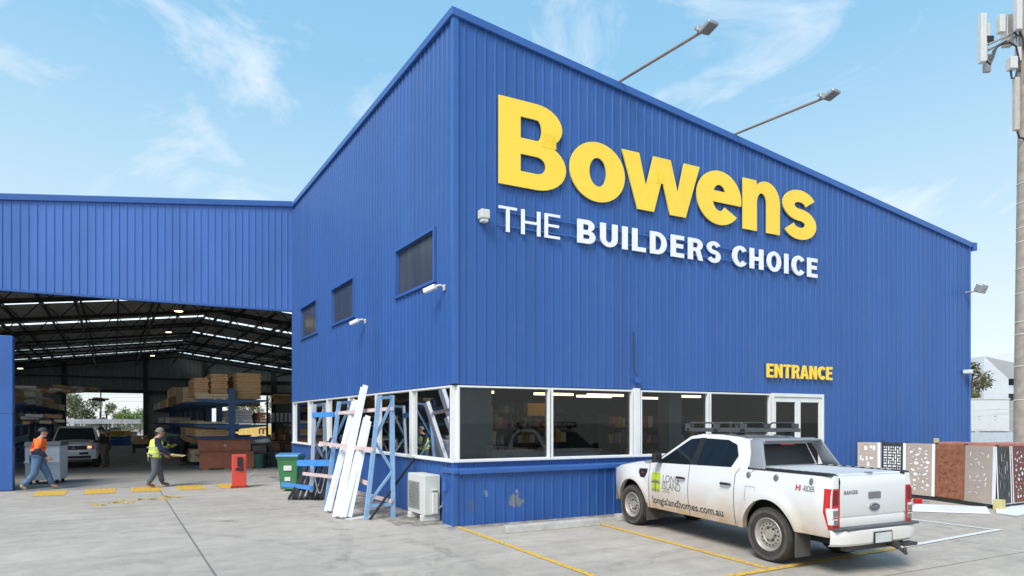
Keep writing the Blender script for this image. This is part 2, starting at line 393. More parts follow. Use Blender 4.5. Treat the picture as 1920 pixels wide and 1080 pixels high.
def ribbon(pts, w, m, name, z):
    q = MB(); rows = []
    for i, p in enumerate(pts):
        a, b = pts[max(i-1, 0)], pts[min(i+1, len(pts)-1)]; d = math.hypot(b[0]-a[0], b[1]-a[1]); nx_, ny_ = -(b[1]-a[1])/d*w/2, (b[0]-a[0])/d*w/2
        rows.append([(p[0]-nx_, p[1]-ny_, z), (p[0]+nx_, p[1]+ny_, z)])
    q.grid(rows); struct(q.build(name, m))
zz_ = .0044
for cx_, cy_, r_, a0, a1 in ((-9, -3, 6.2, -20, 60), (-9, -3, 7.7, -22, 58), (-13, 2, 11, -35, 25), (-13, 2, 12.5, -35, 22), (4, -14, 8.5, 70, 140), (4, -14, 10, 72, 138), (12, -11, 6, 60, 170), (12, -11, 7.4, 62, 168), (-4, 16, 12, 210, 290), (-4, 16, 13.4, 212, 288)):
    ribbon([(cx_+r_*math.cos(R(a0+(a1-a0)*i/30)), cy_+r_*math.sin(R(a0+(a1-a0)*i/30))) for i in range(31)], .26, TYRE, "tyre_mark", zz_); zz_ += .0003
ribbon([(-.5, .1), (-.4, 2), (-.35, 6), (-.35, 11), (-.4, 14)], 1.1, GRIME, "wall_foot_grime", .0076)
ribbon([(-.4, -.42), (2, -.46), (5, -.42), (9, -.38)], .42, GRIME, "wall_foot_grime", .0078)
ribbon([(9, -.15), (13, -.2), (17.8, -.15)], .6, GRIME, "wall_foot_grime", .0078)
for px, py, w_ in ((1780, 1050, .5), (1560, 975, .3), (815, 1043, .35), (700, 985, .5), (520, 950, .4)):
    a = gp(px, py); ribbon([(a[0]-w_, a[1]-w_*.3), (a[0]-.2*w_, a[1]+w_*.25), (a[0]+.5*w_, a[1]+w_*.2), (a[0]+w_, a[1]-w_*.2)], .16, CHALK, "pale_scuff", .0082)
# ------------------------------------------------------------------ the store
def rz_(x): return 9.95 - .1302*x                       # roof edge along the front wall
BW, BD = 17.9, 14.18
store = thing("store_building", "tall blue ribbed steel store with a sloping roofline and a band of white framed windows", "building", k=1)
mb = MB()
X = (1,0,0); Yd = (0,1,0)
ribs(mb, (0,0,0), X, (0,-1,0), .06, 10.87, 2.72, rz_); ribs(mb, (0,0,0), X, (0,-1,0), 10.87, BW, 0.0, rz_)
ribs(mb, (0,0,0), X, (0,-1,0), .06, 8.8, 1.02, 1.20)
mb.build("front_wall", BLUE, store)
mb = MB(); nx = (-1,0,0)
for a, b in ((.06, .85), (3.2, 6.43), (8.78, 10.5), (12.86, BD)): ribs(mb, (0,0,0), Yd, nx, a, b, 2.72, 9.95, ph=.1)
for a, b in ((.85, 3.2), (6.43, 8.78), (10.5, 12.86)):
    ribs(mb, (0,0,0), Yd, nx, a, b, 2.72, 4.84, ph=.1); ribs(mb, (0,0,0), Yd, nx, a, b, 5.98, 9.95, ph=.1)
ribs(mb, (0,0,0), Yd, nx, .06, BD, 0, 1.20, ph=.1)
mb.build("side_wall", BLUE, store)
for a in ((-.045, .08, -.045, .08, 2.73, 9.90), (-.04, .06, -.04, .06, 1.03, 1.205), (BW-.05, BW+.05, -.045, .08, 0, 7.55), (-.045, .07, BD-.06, BD+.06, 0, 9.9)):
    mb = MB(); mb.bb(*a); mb.build("corner_flashing", BLUE2, store, bevel=.008)
mb = MB()                                                # end walls nobody sees from the yard, roof
mb.add([(BW,0,0),(BW,BD,0),(BW,BD,rz_(BW)),(BW,0,rz_(BW))], [(0,1,2,3)])
mb.add([(0,BD,0),(BW,BD,0),(BW,BD,rz_(BW)),(0,BD,rz_(0))], [(0,1,2,3)])
mb.add([(-.02,-.02,rz_(0)-.03),(BW,-.02,rz_(BW)-.03),(BW,BD,rz_(BW)-.03),(-.02,BD,rz_(0)-.03)], [(0,1,2,3)])
mb.build("rear_walls_and_roof", BLUED, store)
mb = MB()
p = [(-.09, -.09), (BW+.22, -.09)]
mb.prism([(-.085, rz_(0)-.11), (BW+.1, rz_(BW)-.12), (BW+.1, rz_(BW)+.05), (-.085, rz_(0)+.05)], lambda a, b, d: (a, d, b), -.085, -.005)
mb.bb(-.085, -.006, -.004, BD+.1, 9.84, 10.0)
mb.build("roof_capping", BLUE2, store, bevel=.012)
mb = MB(); mb.bb(BW+.1, BW+.24, -.14, .4, rz_(BW)-.20, rz_(BW)+.05); mb.build("gutter_end", BLUE2, store, bevel=.015)
# plinth round the corner
mb = MB(); ribs(mb, (0,-.27,0), X, (0,-1,0), -.12, 8.8, 0, 1.02, ph=.05); ribs(mb, (-.12,0,0), Yd, nx, -.27, .24, 0, 1.02); mb.bb(-.155, -.06, -.305, -.21, 0.004, 1.0)
mb.add([(-.12,.24,0),(0,.24,0),(0,.24,1.02),(-.12,.24,1.02)], [(0,1,2,3)]); mb.add([(8.8,-.27,0),(8.8,0,0),(8.8,0,1.02),(8.8,-.27,1.02)], [(0,1,2,3)])
def plinth_mat():
    m = BLUED.copy(); m.name = "blue_plinth_with_scrapes"; n = m.node_tree.nodes; l = m.node_tree.links; b = n["Principled BSDF"]
    src = b.inputs['Base Color'].links[0].from_socket
    t = n.new("ShaderNodeTexCoord"); z = n.new("ShaderNodeTexNoise"); z.inputs['Scale'].default_value = 11; z.inputs['Detail'].default_value = 9; z.inputs['Roughness'].default_value = .7; l.new(t.outputs['Object'], z.inputs['Vector'])
    def blob(cx, cz, rx, rzz):
        q = n.new("ShaderNodeMapping"); q.inputs['Location'].default_value = (-cx/rx, 0, -cz/rzz); q.inputs['Scale'].default_value = (1/rx, .001, 1/rzz); l.new(t.outputs['Object'], q.inputs['Vector'])
        ln = n.new("ShaderNodeVectorMath"); ln.operation = 'LENGTH'; l.new(q.outputs[0], ln.inputs[0])
        a = n.new("ShaderNodeMath"); a.operation = 'MULTIPLY_ADD'; a.inputs[1].default_value = 3.6; l.new(z.outputs['Fac'], a.inputs[0]); 
        s = n.new("ShaderNodeMath"); s.operation = 'MULTIPLY'; s.inputs[1].default_value = -1; l.new(ln.outputs['Value'], s.inputs[0]); l.new(s.outputs[0], a.inputs[2])
        r = n.new("ShaderNodeValToRGB"); r.color_ramp.elements[0].position = .92; r.color_ramp.elements[1].position = 1.0; l.new(a.outputs[0], r.inputs['Fac']); return r.outputs['Color']
    prev = src
    for args, c in (((1.18, .42, .17, .13), (.17, .18, .22)), ((.55, .60, .05, .07), (.2, .25, .35)), ((1.2, .62, .04, .05), (.2, .25, .35)), ((.25, .36, .08, .12), (.05, .10, .22))):
        x = n.new("ShaderNodeMix"); x.data_type = 'RGBA'; l.new(blob(*args), x.inputs[0]); l.new(prev, x.inputs[6]); x.inputs[7].default_value = (*c, 1); prev = x.outputs[2]
    l.new(prev, b.inputs['Base Color']); return m
mb.build("plinth", plinth_mat(), store)
mb = MB(); mb.bb(-.17, .0-.055, -.36, .26, 1.0, 1.10); mb.bb(-.05, 3.2, -.36, -.02, .985, 1.095); mb.bb(3.215, 8.86, -.36, -.02, .99, 1.10)
mb.build("plinth_rail", BLUE2, store, bevel=.02, seg=3)
mb = MB(); mb.bb(-.20, -.125, -.02, .12, .66, .83); mb.tube([(-.16, .05, .83), (-.16, .05, 1.0)], .015)
mb.build("junction_box", BLUE2, store, bevel=.01)
# white window band
def window(x0, x1, axis, zb, zt, name, fr, pane, fw=.038, proud=.05, par=store, gl=GLASS, depth=.10):
    q = (lambda a, b, d: (a, d, b)) if axis == 'x' else (lambda a, b, d: (d, a, b))
    f = MB(); f.prism([(x0,zb),(x1,zb),(x1,zt),(x0,zt)], q, -proud, depth, [[(x0+fw,zb+fw),(x1-fw,zb+fw),(x1-fw,zt-fw),(x0+fw,zt-fw)]])
    fo = f.build("window", fr, par, bevel=.004, seg=1)
    g = MB(); g.add([q(x0+fw,zb+fw,.03), q(x1-fw,zb+fw,.03), q(x1-fw,zt-fw,.03), q(x0+fw,zt-fw,.03)], [(0,1,2,3)])
    g.build("pane", gl, fo, fix=False); return fo
xs = [(.06, 2.17), (2.21, 4.36), (4.58, 6.66), (6.70, 8.80)]
for a, b in xs: window(a, b, 'x', 1.22, 2.70, "w", WHITE, GLASS)
ys = [(.06, 2.20), (2.24, 4.58), (4.62, 6.95), (6.99, 9.26), (9.30, 11.66), (11.70, 14.06)]
for a, b in ys: window(a, b, 'y', 1.22, 2.70, "w", WHITE, GLASS)
mb = MB(); mb.bb(4.385, 4.555, -.065, .12, 1.22, 2.74); mb.build("window_pillar", WHITE, store, bevel=.01)
mb = MB(); mb.bb(-.075, 8.86, -.085, -.052, 1.20, 1.245); mb.bb(-.085, -.052, -.05, 14.1, 1.20, 1.245); mb.build("window_sill", WHITE, store, bevel=.006)
for a, b in ((.85, 3.2), (6.43, 8.78), (10.5, 12.86)): window(a, b, 'y', 4.84, 5.98, "w", BLUE2, GLASSU, .06, .07, gl=GLASSU, depth=.16)
# double entrance door
mb = MB(); mb.bb(8.86, 8.93, -.04, .1, 0, 2.72); mb.bb(10.80, 10.87, -.04, .1, 0, 2.72); mb.bb(8.93, 10.80, -.04, .1, 2.63, 2.72); mb.build("door_frame", WHITE, store, bevel=.006)
for a, b, hx in ((8.94, 9.86, 9.78), (9.875, 10.79, 9.95)):
    f = MB(); f.prism([(a,.01),(b,.01),(b,2.62),(a,2.62)], lambda p, q, d: (p, d, q), -.01, .045, [[(a+.09,.2),(b-.09,.2),(b-.09,2.5),(a+.09,2.5)]])
    d = f.build("door", WHITE, store, bevel=.004, seg=1)
    g = MB(); g.add([(a+.09,.02,.2),(b-.09,.02,.2),(b-.09,.02,2.5),(a+.09,.02,2.5)], [(0,1,2,3)]); g.build("pane", GLASS, d, fix=False)
    h = MB(); h.tube([(hx, -.06, .9), (hx, -.06, 1.5)], .02); h.build("handle", GALV, d)
mb = MB(); mb.tube([(4.38, -.04, 4.0), (4.38, -.045, 3.12), (4.44, -.09, 3.03)], .008, 6); mb.build("wall_cable", DARK, store); mb = MB(); mb.bb(4.40, 4.52, -.12, -.03, 2.86, 2.97); mb.build("cable_box", BLUE2, store, bevel=.01)
# interior of the shop
INT = mat("shop_wall_lining", (.11, .10, .082), .8); INF = mat("shop_floor_vinyl", (.22, .21, .20), .5)
mb = MB(); mb.grid([[(.15, .15, .02), (BW-.1, .15, .02)], [(.15, BD-.1, .02), (BW-.1, BD-.1, .02)]]); mb.build("shop_floor", INF, store)
mb = MB(); mb.grid([[(.15, .15, 3.1), (BW-.1, .15, 3.1)], [(.15, BD-.1, 3.1), (BW-.1, BD-.1, 3.1)]]); mb.build("shop_ceiling", INT, store)
mb = MB(); mb.bb(.15, BW-.1, 8.9, 9.0, .02, 3.1); mb.bb(12.4, 12.5, .15, 8.9, .02, 3.1); mb.build("shop_partition", INT, store)
for a in ((.25, .95, .25, .62, .02, 3.1), (5.9, 6.3, .5, .9, .02, 3.1)):
    mb = MB(); mb.bb(*a); mb.build("shop_column", mat("grey_column", (.16, .18, .19), .7), store)
GOODS = [mat("goods_%s" % c, v, .6) for c, v in (("tan", (.30,.21,.11)), ("cream", (.48,.44,.34)), ("red", (.22,.06,.05)), ("teal", (.05,.14,.16)), ("grey", (.2,.2,.2)), ("orange", (.42,.22,.06)), ("blue", (.05,.09,.22)))]
def shelf_unit(x, y, w, rz, n, seed, label):
    t = thing("shelf_unit", label, "shelving", (x, y), rz, "shop shelving behind the windows", 1)
    f = MB(); q = random.Random(seed)
    for s in (-w/2, w/2): f.bb(s-.02, s+.02, -.22, .22, .02, n*.42+.1)
    for i in range(n): f.bb(-w/2, w/2, -.22, .22, .12+i*.42, .15+i*.42)
    f.build("frame", DKSTEEL, t)
    g = MB()
    for i in range(n):
        p = -w/2+.06
        while p < w/2-.2:
            bw = q.uniform(.06, .2); g.cur = q.randrange(7)
            g.bb(p, p+bw-.02, -.2, .15, .155+i*.42, .155+i*.42+q.uniform(.06, .36)); p += bw
    g.build("stock", GOODS, t)
shelf_unit(2.2, 3.4, 1.7, 0, 5, 1, "tall stocked shelf behind the corner window of the store")
shelf_unit(4.6, 4.6, 2.2, .1, 4, 2, "stocked shelf behind the second front window of the store")
shelf_unit(7.0, 3.3, 2.0, 0, 5, 3, "stocked shelf behind the third front window of the store")
shelf_unit(9.6, 4.0, 2.4, 0, 5, 4, "stocked shelf standing inside behind the glass entrance doors")
shelf_unit(1.6, 6.4, 2.4, 1.57, 4, 5, "stocked shelf behind the side window nearest the corner")
shelf_unit(1.7, 10.4, 2.6, 1.57, 4, 6, "stocked shelf behind the far side windows near the shed")
shelf_unit(3.3, 5.4, 2.2, 0, 6, 7, "tall packed shelf deeper in behind the corner window")
shelf_unit(5.4, 5.6, 1.8, .2, 6, 8, "tall packed shelf deeper in behind the thick white pillar")
shelf_unit(6.2, 2.3, 1.2, 1.2, 3, 9, "short low shelf turned sideways past the thick white pillar")
t = thing("display_board", "tan framed display board with round openings behind the first front window", "board", (1.45, 2.6, .02), 0, None, 1)
mb = MB(); mb.prism([(-.75, .9), (.75, .9), (.75, 2.35), (-.75, 2.35)], lambda a, b, d: (a, d, b), 0, .06, [[(-.3+.28*math.cos(2*math.pi*i/16), 1.95+.28*math.sin(2*math.pi*i/16)) for i in range(16)], [(.35+.25*math.cos(2*math.pi*i/16), 1.5+.4*math.sin(2*math.pi*i/16)) for i in range(16)]]); mb.build("panel", mat("tan_board", (.42, .30, .15), .6), t)
mb = MB(); mb.bb(-.7, -.62, 0, .06, 0, .9); mb.bb(.62, .7, 0, .06, 0, .9); mb.bb(-.7, .7, .0, .06, .4, .46); mb.build("legs", mat("tan_board", (.42, .30, .15), .6), t)
mb = MB(); mb.bb(1.3, 4.2, 1.0, 1.5, .02, 1.32); mb.bb(1.25, 4.25, .95, 1.55, 1.32, 1.36)
tag(mb.build("shop_counter", mat("counter_laminate", (.34, .34, .34), .5)), "pale grey counter just inside the first two front windows", "counter")
mb = MB(); mb.bb(7.2, 8.6, 1.1, 1.6, .02, .5)
for i in range(5): mb.bar((7.2, 1.1, .55+i*.3), (8.6, 1.1, .55+i*.3), .05, .05)
for x in (7.22, 8.58): mb.bar((x, 1.1, .4), (x, 1.1, 2.0), .06, .06)
tag(mb.build("display_rack", WOODP), "pale slatted display rack inside the window beside the entrance", "rack")
TUBE = mat("fluorescent_tube", (.9, .85, .7), .4, emit=(1, .78, .42, 2.6))
for i, (x, y) in enumerate(((1.3, 1.9), (3.7, 2.2), (5.2, 2.1), (5.5, 3.0), (7.6, 1.8), (7.9, 3.4))):
    mb = MB(); mb.bb(x-.55, x+.55, y-.05, y+.05, 2.64, 2.70)
    tag(mb.build("ceiling_light", TUBE), "lit fluorescent tube under the shop ceiling " + ("behind the corner window", "behind the second front window", "just past the thick white pillar", "deeper inside past the thick white pillar", "before the entrance doors", "deep inside near the entrance doors")[i], "light", "fluorescent tubes in the shop")
mb = MB(); mb.bb(-.3, .3, -.02, .02, -.16, .16)
o = mb.build("hanging_sign", mat("orange_sign", (.6, .3, .03), .5)); put(o, (3.6, 2.8, 2.3)); tag(o, "small orange hanging sign inside behind the second front window", "sign")
mb = MB(); mb.bb(-.2, .2, -.02, .02, -.04, .04)
o = mb.build("lit_screen", mat("screen_glow", (.5, .6, .9), .4, emit=(.6, .7, 1, 1.6))); put(o, (2.0, 3.15, 1.95)); tag(o, "small glowing pale blue screen behind the first front window", "screen")

# ------------------------------------------------------------------ signs
def arc(cx, cy, rx, ry, a0, a1, n=14):
    return [(cx+rx*math.cos(R(a0+(a1-a0)*i/n)), cy+ry*math.sin(R(a0+(a1-a0)*i/n))) for i in range(n+1)]
def stroke(cl, wv, wh):
    Lp, Rp = [], []
    for i, p in enumerate(cl):
        a = cl[max(i-1, 0)]; b = cl[min(i+1, len(cl)-1)]; d = math.hypot(b[0]-a[0], b[1]-a[1]); nx_, ny_ = -(b[1]-a[1])/d, (b[0]-a[0])/d
        Lp.append((p[0]+nx_*wv/2, p[1]+ny_*wh/2)); Rp.append((p[0]-nx_*wv/2, p[1]-ny_*wh/2))
    return Lp + Rp[::-1]
def glyph(ch, w, h, W):
    """outline and holes in a box W wide, 1 high; w = upright stroke, h = level stroke"""
    if ch == 'I': return [(0,0),(w,0),(w,1),(0,1)], []
    if ch == 'L': return [(0,0),(W,0),(W,h),(w,h),(w,1),(0,1)], []
    if ch == 'T': return [(W/2-w/2,0),(W/2+w/2,0),(W/2+w/2,1-h),(W,1-h),(W,1),(0,1),(0,1-h),(W/2-w/2,1-h)], []
    if ch == 'H': return [(0,0),(w,0),(w,.5-h/2),(W-w,.5-h/2),(W-w,0),(W,0),(W,1),(W-w,1),(W-w,.5+h/2),(w,.5+h/2),(w,1),(0,1)], []
    if ch == 'E': return [(0,0),(W,0),(W,h),(w,h),(w,.5-h/2+.02),(W*.93,.5-h/2+.02),(W*.93,.5+h/2+.02),(w,.5+h/2+.02),(w,1-h),(W,1-h),(W,1),(0,1)], []
    if ch == 'N': return [(0,0),(w,0),(w,.66),(W-w*1.02,0),(W,0),(W,1),(W-w,1),(W-w,.34),(w*1.02,1),(0,1)], []
    if ch == 'A':
        t = w*1.05
        return [(0,0),(t,0),(t+.07*W,.2),(W-t-.07*W,.2),(W-t,0),(W,0),(W/2+t*.6,1),(W/2-t*.6,1)], [[(W/2-.15*W,.37),(W/2+.15*W,.37),(W/2,.82)]]
    if ch == 'U': return [(0,1),(0,.36)]+arc(W/2,.36,W/2,.37,180,360)+[(W,1),(W-w,1),(W-w,.36)]+arc(W/2,.36,W/2-w,.37-h,360,180)+[(w,1)], []
    if ch == 'O': return arc(W/2,.5,W/2,.51,0,360,40)[:-1], [arc(W/2,.5,W/2-w,.51-h,0,360,40)[:-1]]
    if ch == 'C': return stroke(arc(W/2,.5,W/2-w/2,.51-h/2,38,322,34), w, h), []
    if ch == 'S':
        ry = (1.02-h)/4; rx = W/2-w/2
        return stroke(arc(W/2,.5+ry,rx,ry,20,262,22)+arc(W/2,.5-ry,rx,ry,82,-160,22), w*.97, h), []
    if ch == 'D':
        m = W*.40
        return [(0,0)]+arc(m,.5,W-m,.5,-90,90,20)+[(0,1)], [[(w,h)]+arc(m,.5,W-m-w,.5-h,-90,90,20)+[(w,1-h)]]
    if ch == 'B':
        m = W*.55
        out = [(0,0)]+arc(m,.285,W-m,.285,-90,68,14)+arc(m,.755,W*.94-m,.245,-62,90,14)+[(0,1)]
        return out, [[(w,h)]+arc(m,.285,max(.05,W-m-w),.285-h,-90,90,10)+[(w,.57-h)], [(w,.57)]+arc(m,.785-h/2,max(.05,W*.94-m-w),.215-h/2,-90,90,10)+[(w,1-h)]]
    if ch == 'R':
        m = W*.52; b = .43
        return [(0,0),(w,0),(w,b-.02),(W*.50,b-.02),(W*.70,0),(W,0),(W*.80,b+.03)]+arc(m,.715,W*.97-m,.285,-60,90,14)+[(0,1)], [[(w,b+h*.75)]+arc(m,(b+h*.75+1-h)/2,max(.04,W*.97-m-w),(1-h-b-h*.75)/2,-90,90,10)+[(w,1-h)]]
    if ch == 'w':
        t = w*1.0
        return [(0,1),(W*.19,0),(W*.395,0),(W*.50,.62),(W*.605,0),(W*.81,0),(W,1),(W*.79,1),(W*.705,.42),(W*.61,1),(W*.39,1),(W*.295,.42),(W*.21,1)], []
    if ch == 'e':
        yb, yt = .415, .415+h*.80; rx, ry = W/2, .515; ix, iy = W/2-w, .515-h
        ab = math.degrees(math.asin((yb-.5)/ry)); ia = math.degrees(math.asin((yb-.5)/iy)); it = math.degrees(math.asin((yt-.5)/iy))
        out = arc(W/2,.5,rx,ry,ab,322,40)+arc(W/2,.5,ix*1.0,iy,318,180-ia,22)
        return out, [arc(W/2,.5,ix,iy,it,180-it,16)]
    if ch == 'n':
        return [(0,0),(0,1),(w*.97,1),(w*.97,.86)]+arc(W*.62,.62,W*.38,.40,125,0,14)+[(W,0),(W-w,0),(W-w,.56)]+arc(W*.5+.0,.56,W/2-w,.21,0,180,10)+[(w,0)], []
    return [(0,0),(W,0),(W,1),(0,1)], []
def gbounds(o): return min(p[0] for p in o), max(p[0] for p in o)
def put_letter(ch, par, m, x0, x1, z0, hh, w, h, y0=-.09, th=.03, name="letter"):
    W = (x1-x0)/hh; o, hs = glyph(ch, w, h, W); a, b = gbounds(o); s = (x1-x0)/(b-a)
    q = MB(); q.prism(o, lambda p, r, d: (x0+(p-a)*s, d, z0+r*hh), y0, y0+th, hs)
    return q.build(name, m, par)
sg = thing("store_name_sign", "large yellow raised letters spelling Bowens high on the front wall", "sign", k=1)
for ch, a, b in (('B', .934, 2.538), ('o', 2.633, 4.096), ('w', 4.016, 6.321), ('e', 6.231, 7.70), ('n', 7.76, 9.08), ('s', 9.193, 10.48)):
    hh = 1.76 if ch == 'B' else 1.26
    if ch == 'B': w, h = .285, .185
    elif ch == 'n': w, h = .385, .28
    elif ch == 's': w, h = .36, .245
    else: w, h = .40, .265
    put_letter({'o': 'O', 's': 'S'}.get(ch, ch), sg, YEL, a, b, 6.75, hh, w, h)
TAB = mat("fresh_yellow_patch", (.99, .64, .035), .3)
for x0, x1, z0, z1 in ((1.93, 2.29, 7.66, 7.95), (4.98, 5.2, 7.42, 7.70)):
    mb = MB(); mb.bb(x0, x1, -.0945, -.0905, z0, z1); mb.build("patch", TAB, sg)
tg = thing("tagline_sign", "white raised capitals reading THE BUILDERS CHOICE under the yellow name", "sign", k=1)
WID = dict(T=.62, H=.68, E=.56, B=.66, U=.66, I=.2, L=.54, D=.68, R=.66, S=.62, C=.68, O=.74, N=.68, A=.70)
def line_of(txt, par, m, x0, x1, z0, hh, w, h, gap, y0=-.10, th=.03):
    ws = [(w if c == 'I' else WID[c]) for c in txt]; tot = sum(ws)+gap*(len(txt)-1); s = (x1-x0)/tot; p = x0
    for c, ww in zip(txt, ws):
        put_letter(c, par, m, p, p+ww*s, z0, hh, w*s/hh if c == 'I' else w*s/hh, h, y0, th); p += (ww+gap)*s
line_of("THE", tg, SIGNW, .934, 2.383, 5.80, .505, .115, .105, .16)
line_of("BUILDERS", tg, SIGNW, 2.828, 6.995, 5.80, .505, .205, .19, .19)
line_of("CHOICE", tg, SIGNW, 7.394, 10.52, 5.80, .505, .205, .19, .19)
for zz in (5.92, 6.2):
    mb = MB(); mb.bar((.95, -.05, zz), (10.5, -.05, zz), .025, .03); mb.build("mounting_rail", BLUE2, tg)
en = thing("entrance_sign", "small yellow raised capitals reading ENTRANCE above the glass doors", "sign", k=1)
line_of("ENTRANCE", en, YEL, 8.61, 11.13, 3.11, .35, .19, .18, .16, -.10, .04)

# ------------------------------------------------------------------ things fixed to the store walls
def flood_arm(x, L_, zb, label):
    t = thing("sign_floodlight", label, "floodlight", (x, -.05, zb), 0, "floodlights on arms above the sign", 1)
    a = MB(); a.tube([(0, .3, .0), (0, -L_+.1, -.12)], .03, 8); a.build("arm", mat("weathered_pole", (.30, .24, .20), .6, .4, var=.3, scale=4), t, smooth=True)
    h = MB(); h.box((.0, -L_-.06, -.12), (.25, .30, .07), 0, R(-16)); h.bb(-.14, -.08, -L_+.08, -L_+.14, -.14, -.02); h.build("lamp_head", GALV, t, bevel=.02)
    b = MB(); b.box((0, -L_+.15, -.06), (.22, .12, .04), 0, R(12)); b.lathe([(.0, -.1), (.06, -.1), (.06, .1), (0, .1)], (0, -L_+.1, -.1), 'x', 12); b.build("bracket", GALV, t)
    g = MB(); g.box((0, -L_-.07, -.16), (.2, .24, .012), 0, R(-16)); g.build("lens", mat("lamp_lens", (.16, .16, .17), .2), t)
flood_arm(3.99, 2.62, 9.52, "longer looking floodlight arm nearer the corner above the yellow B")
flood_arm(7.52, 2.62, 9.05, "floodlight arm further along the roof edge above the letter n")
def camera_unit(y, z, label):
    t = thing("security_camera", label, "camera", (-.02, y, z), 0, "white cameras on the side wall", .72); t.scale = (.72, .72, .72)
    a = MB(); a.tube([(0, 0, 0), (-.12, 0, .06), (-.22, .05, .03)], .028, 8); a.bb(-.03, .0, -.06, .06, -.08, .08); a.build("bracket", PALE, t)
    b = MB(); b.box((-.34, .22, -.03), (.14, .42, .13), R(28), R(-14)); b.build("housing", WHITE, t, bevel=.02)
    c = MB(); c.lathe([(0, 0), (.045, 0), (.045, .02), (0, .02)], (-.445, .42, -.09), 'y', 12); c.build("lens", BLACK, t)
camera_unit(.42, 4.66, "white bullet camera below the largest upper side window")
camera_unit(5.5, 4.62, "white bullet camera below the middle upper side window")
mb = MB(); mb.bb(-.095, .095, -.22, -.03, -.08, .10); mb.bb(-.07, .07, -.2, -.06, -.15, -.08); o = mb.build("motion_sensor", PALE, bevel=.02); put(o, (.58, 0, 6.05))
tag(o, "pale square sensor box on the wall left of the white tagline", "sensor")
t = thing("wall_floodlight", "small steel floodlight at the far right edge of the front wall", "floodlight", (17.62, -.05, 6.05), 0, None, 1)
mb = MB(); mb.tube([(0, 0, 0), (0, -.2, 0), (.05, -.3, .05)], .03, 8); mb.build("bracket", GALV, t)
mb = MB(); mb.box((.08, -.42, .07), (.36, .2, .26), 0, R(25)); mb.build("lamp_head", GALV, t, bevel=.02)
t = thing("wall_camera", "tiny pale camera low near the far right edge of the front wall", "camera", (17.55, -.05, 3.55), 0, None, 1)
mb = MB(); mb.bb(-.12, .12, -.28, -.02, -.06, .06); mb.build("housing", WHITE, t, bevel=.02)
mb = MB(); mb.lathe([(0, -.3), (.05, -.3), (.05, -.27)], (.02, 0, 0), 'y', 10); mb.build("lens", BLACK, t)

# ------------------------------------------------------------------ air conditioner, hose, wheel stops, bin
t = thing("air_conditioner", "off white outdoor air conditioning unit by the blue plinth", "air conditioner", (-.22, 1.02), 0, None, 1)
mb = MB(); mb.bb(-.17, .17, -.46, .46, .13, .93); mb.build("casing", PALE, t, bevel=.015)
mb = MB()
for i in range(15): mb.bb(-.192, -.172, -.20, .40, .24+i*.037, .258+i*.037)
for i in range(9): mb.bb(-.199, -.193, -.20+i*.073, -.192+i*.073, .23, .79)
mb.build("grille", mat("grille_grey", (.30, .30, .29), .5), t)
mb = MB(); mb.lathe([(.0, 0), (.25, 0), (.25, .004), (0, .004)], (-.1745, .10, .51), 'x', 28); mb.build("fan_opening", BLACK, t)
mb = MB(); mb.bb(-.02, .10, -.535, -.465, .16, .58); mb.bb(-.03, .09, -.53, -.465, .62, .645); mb.build("pipe_cover", PALE, t, bevel=.015)
mb = MB(); mb.tube([(.1, -.5, .25), (.2, -.52, .32), (.24, -.48, .5), (.235, -.42, .66)], .022, 8); mb.build("pipe", mat("grey_hose", (.25, .25, .25), .6), t, smooth=True)
for y in (-.34, .34):
    mb = MB(); mb.bb(-.2, .2, y-.07, y+.07, 0, .13); mb.build("foot", mat("white_foot", (.6, .6, .58), .6), t, bevel=.02)
mb = MB(); mb.bar((-1.25, 1.35, .02), (-.06, 1.9, 1.22), .05, .03); tag(mb.build("leaning_strip", BLACK), "thin black strip leaning from the ground to the side window sill", "strip")
PLAN = False
def wheel_stop(x, y, rz, label):
    q = MB(); q.prism([(-.11,0),(.11,0),(.085,.11),(.045,.135),(-.045,.135),(-.085,.11)], lambda a, b, d: (d, a, b), -.99, .99)
    o = q.build("wheel_stop", CONC, bevel=.012); put(o, (x, y, 0)); o.rotation_euler = (0, 0, rz); return tag(o, label, "wheel stop", "concrete wheel stops by the wall")
wheel_stop(1.38, -1.38, RX, "concrete wheel stop in the empty bay left of the truck")
wheel_stop(4.1, -1.10, RX, "concrete wheel stop half hidden behind the truck front wheel")
t = thing("wheelie_bin", "green wheelie bin with blue lid by the racks", "bin", (-1.28, 8.52), R(-26))
mb = MB(); rows = []
for z, a, b in ((.06, .22, .24), (.5, .25, .28), (.98, .29, .35)): rows.append([(-a,-b,z),(a,-b,z),(a,b,z),(-a,b,z),(-a,-b,z)])
mb.grid(rows); mb.add([(-.22,-.24,.06),(.22,-.24,.06),(.22,.24,.06),(-.22,.24,.06)], [(0,1,2,3)]); mb.bb(-.31, .31, -.37, .37, .93, .99); mb.build("body", GREENB, t, bevel=.01)
mb = MB(); mb.prism([(-.40,.99),(.38,.99),(.36,1.05),(-.05,1.09),(-.38,1.05)], lambda a, b, d: (d, a, b), -.32, .32); mb.build("lid", LIDB, t, bevel=.015)
for s in (-1, 1):
    mb = MB(); mb.lathe([(0,-.03),(.1,-.03),(.1,.03),(0,.03)], (s*.24, .24, .1), 'x', 16); mb.build("wheel", RUBBER, t)
mb = MB(); mb.bb(-.11, .11, -.315, -.285, .6, .86); mb.bb(-.10, .06, -.272, -.255, .3, .46); mb.build("sticker", mat("bin_sticker", (.7, .68, .66), .5), t)

PLAN = True
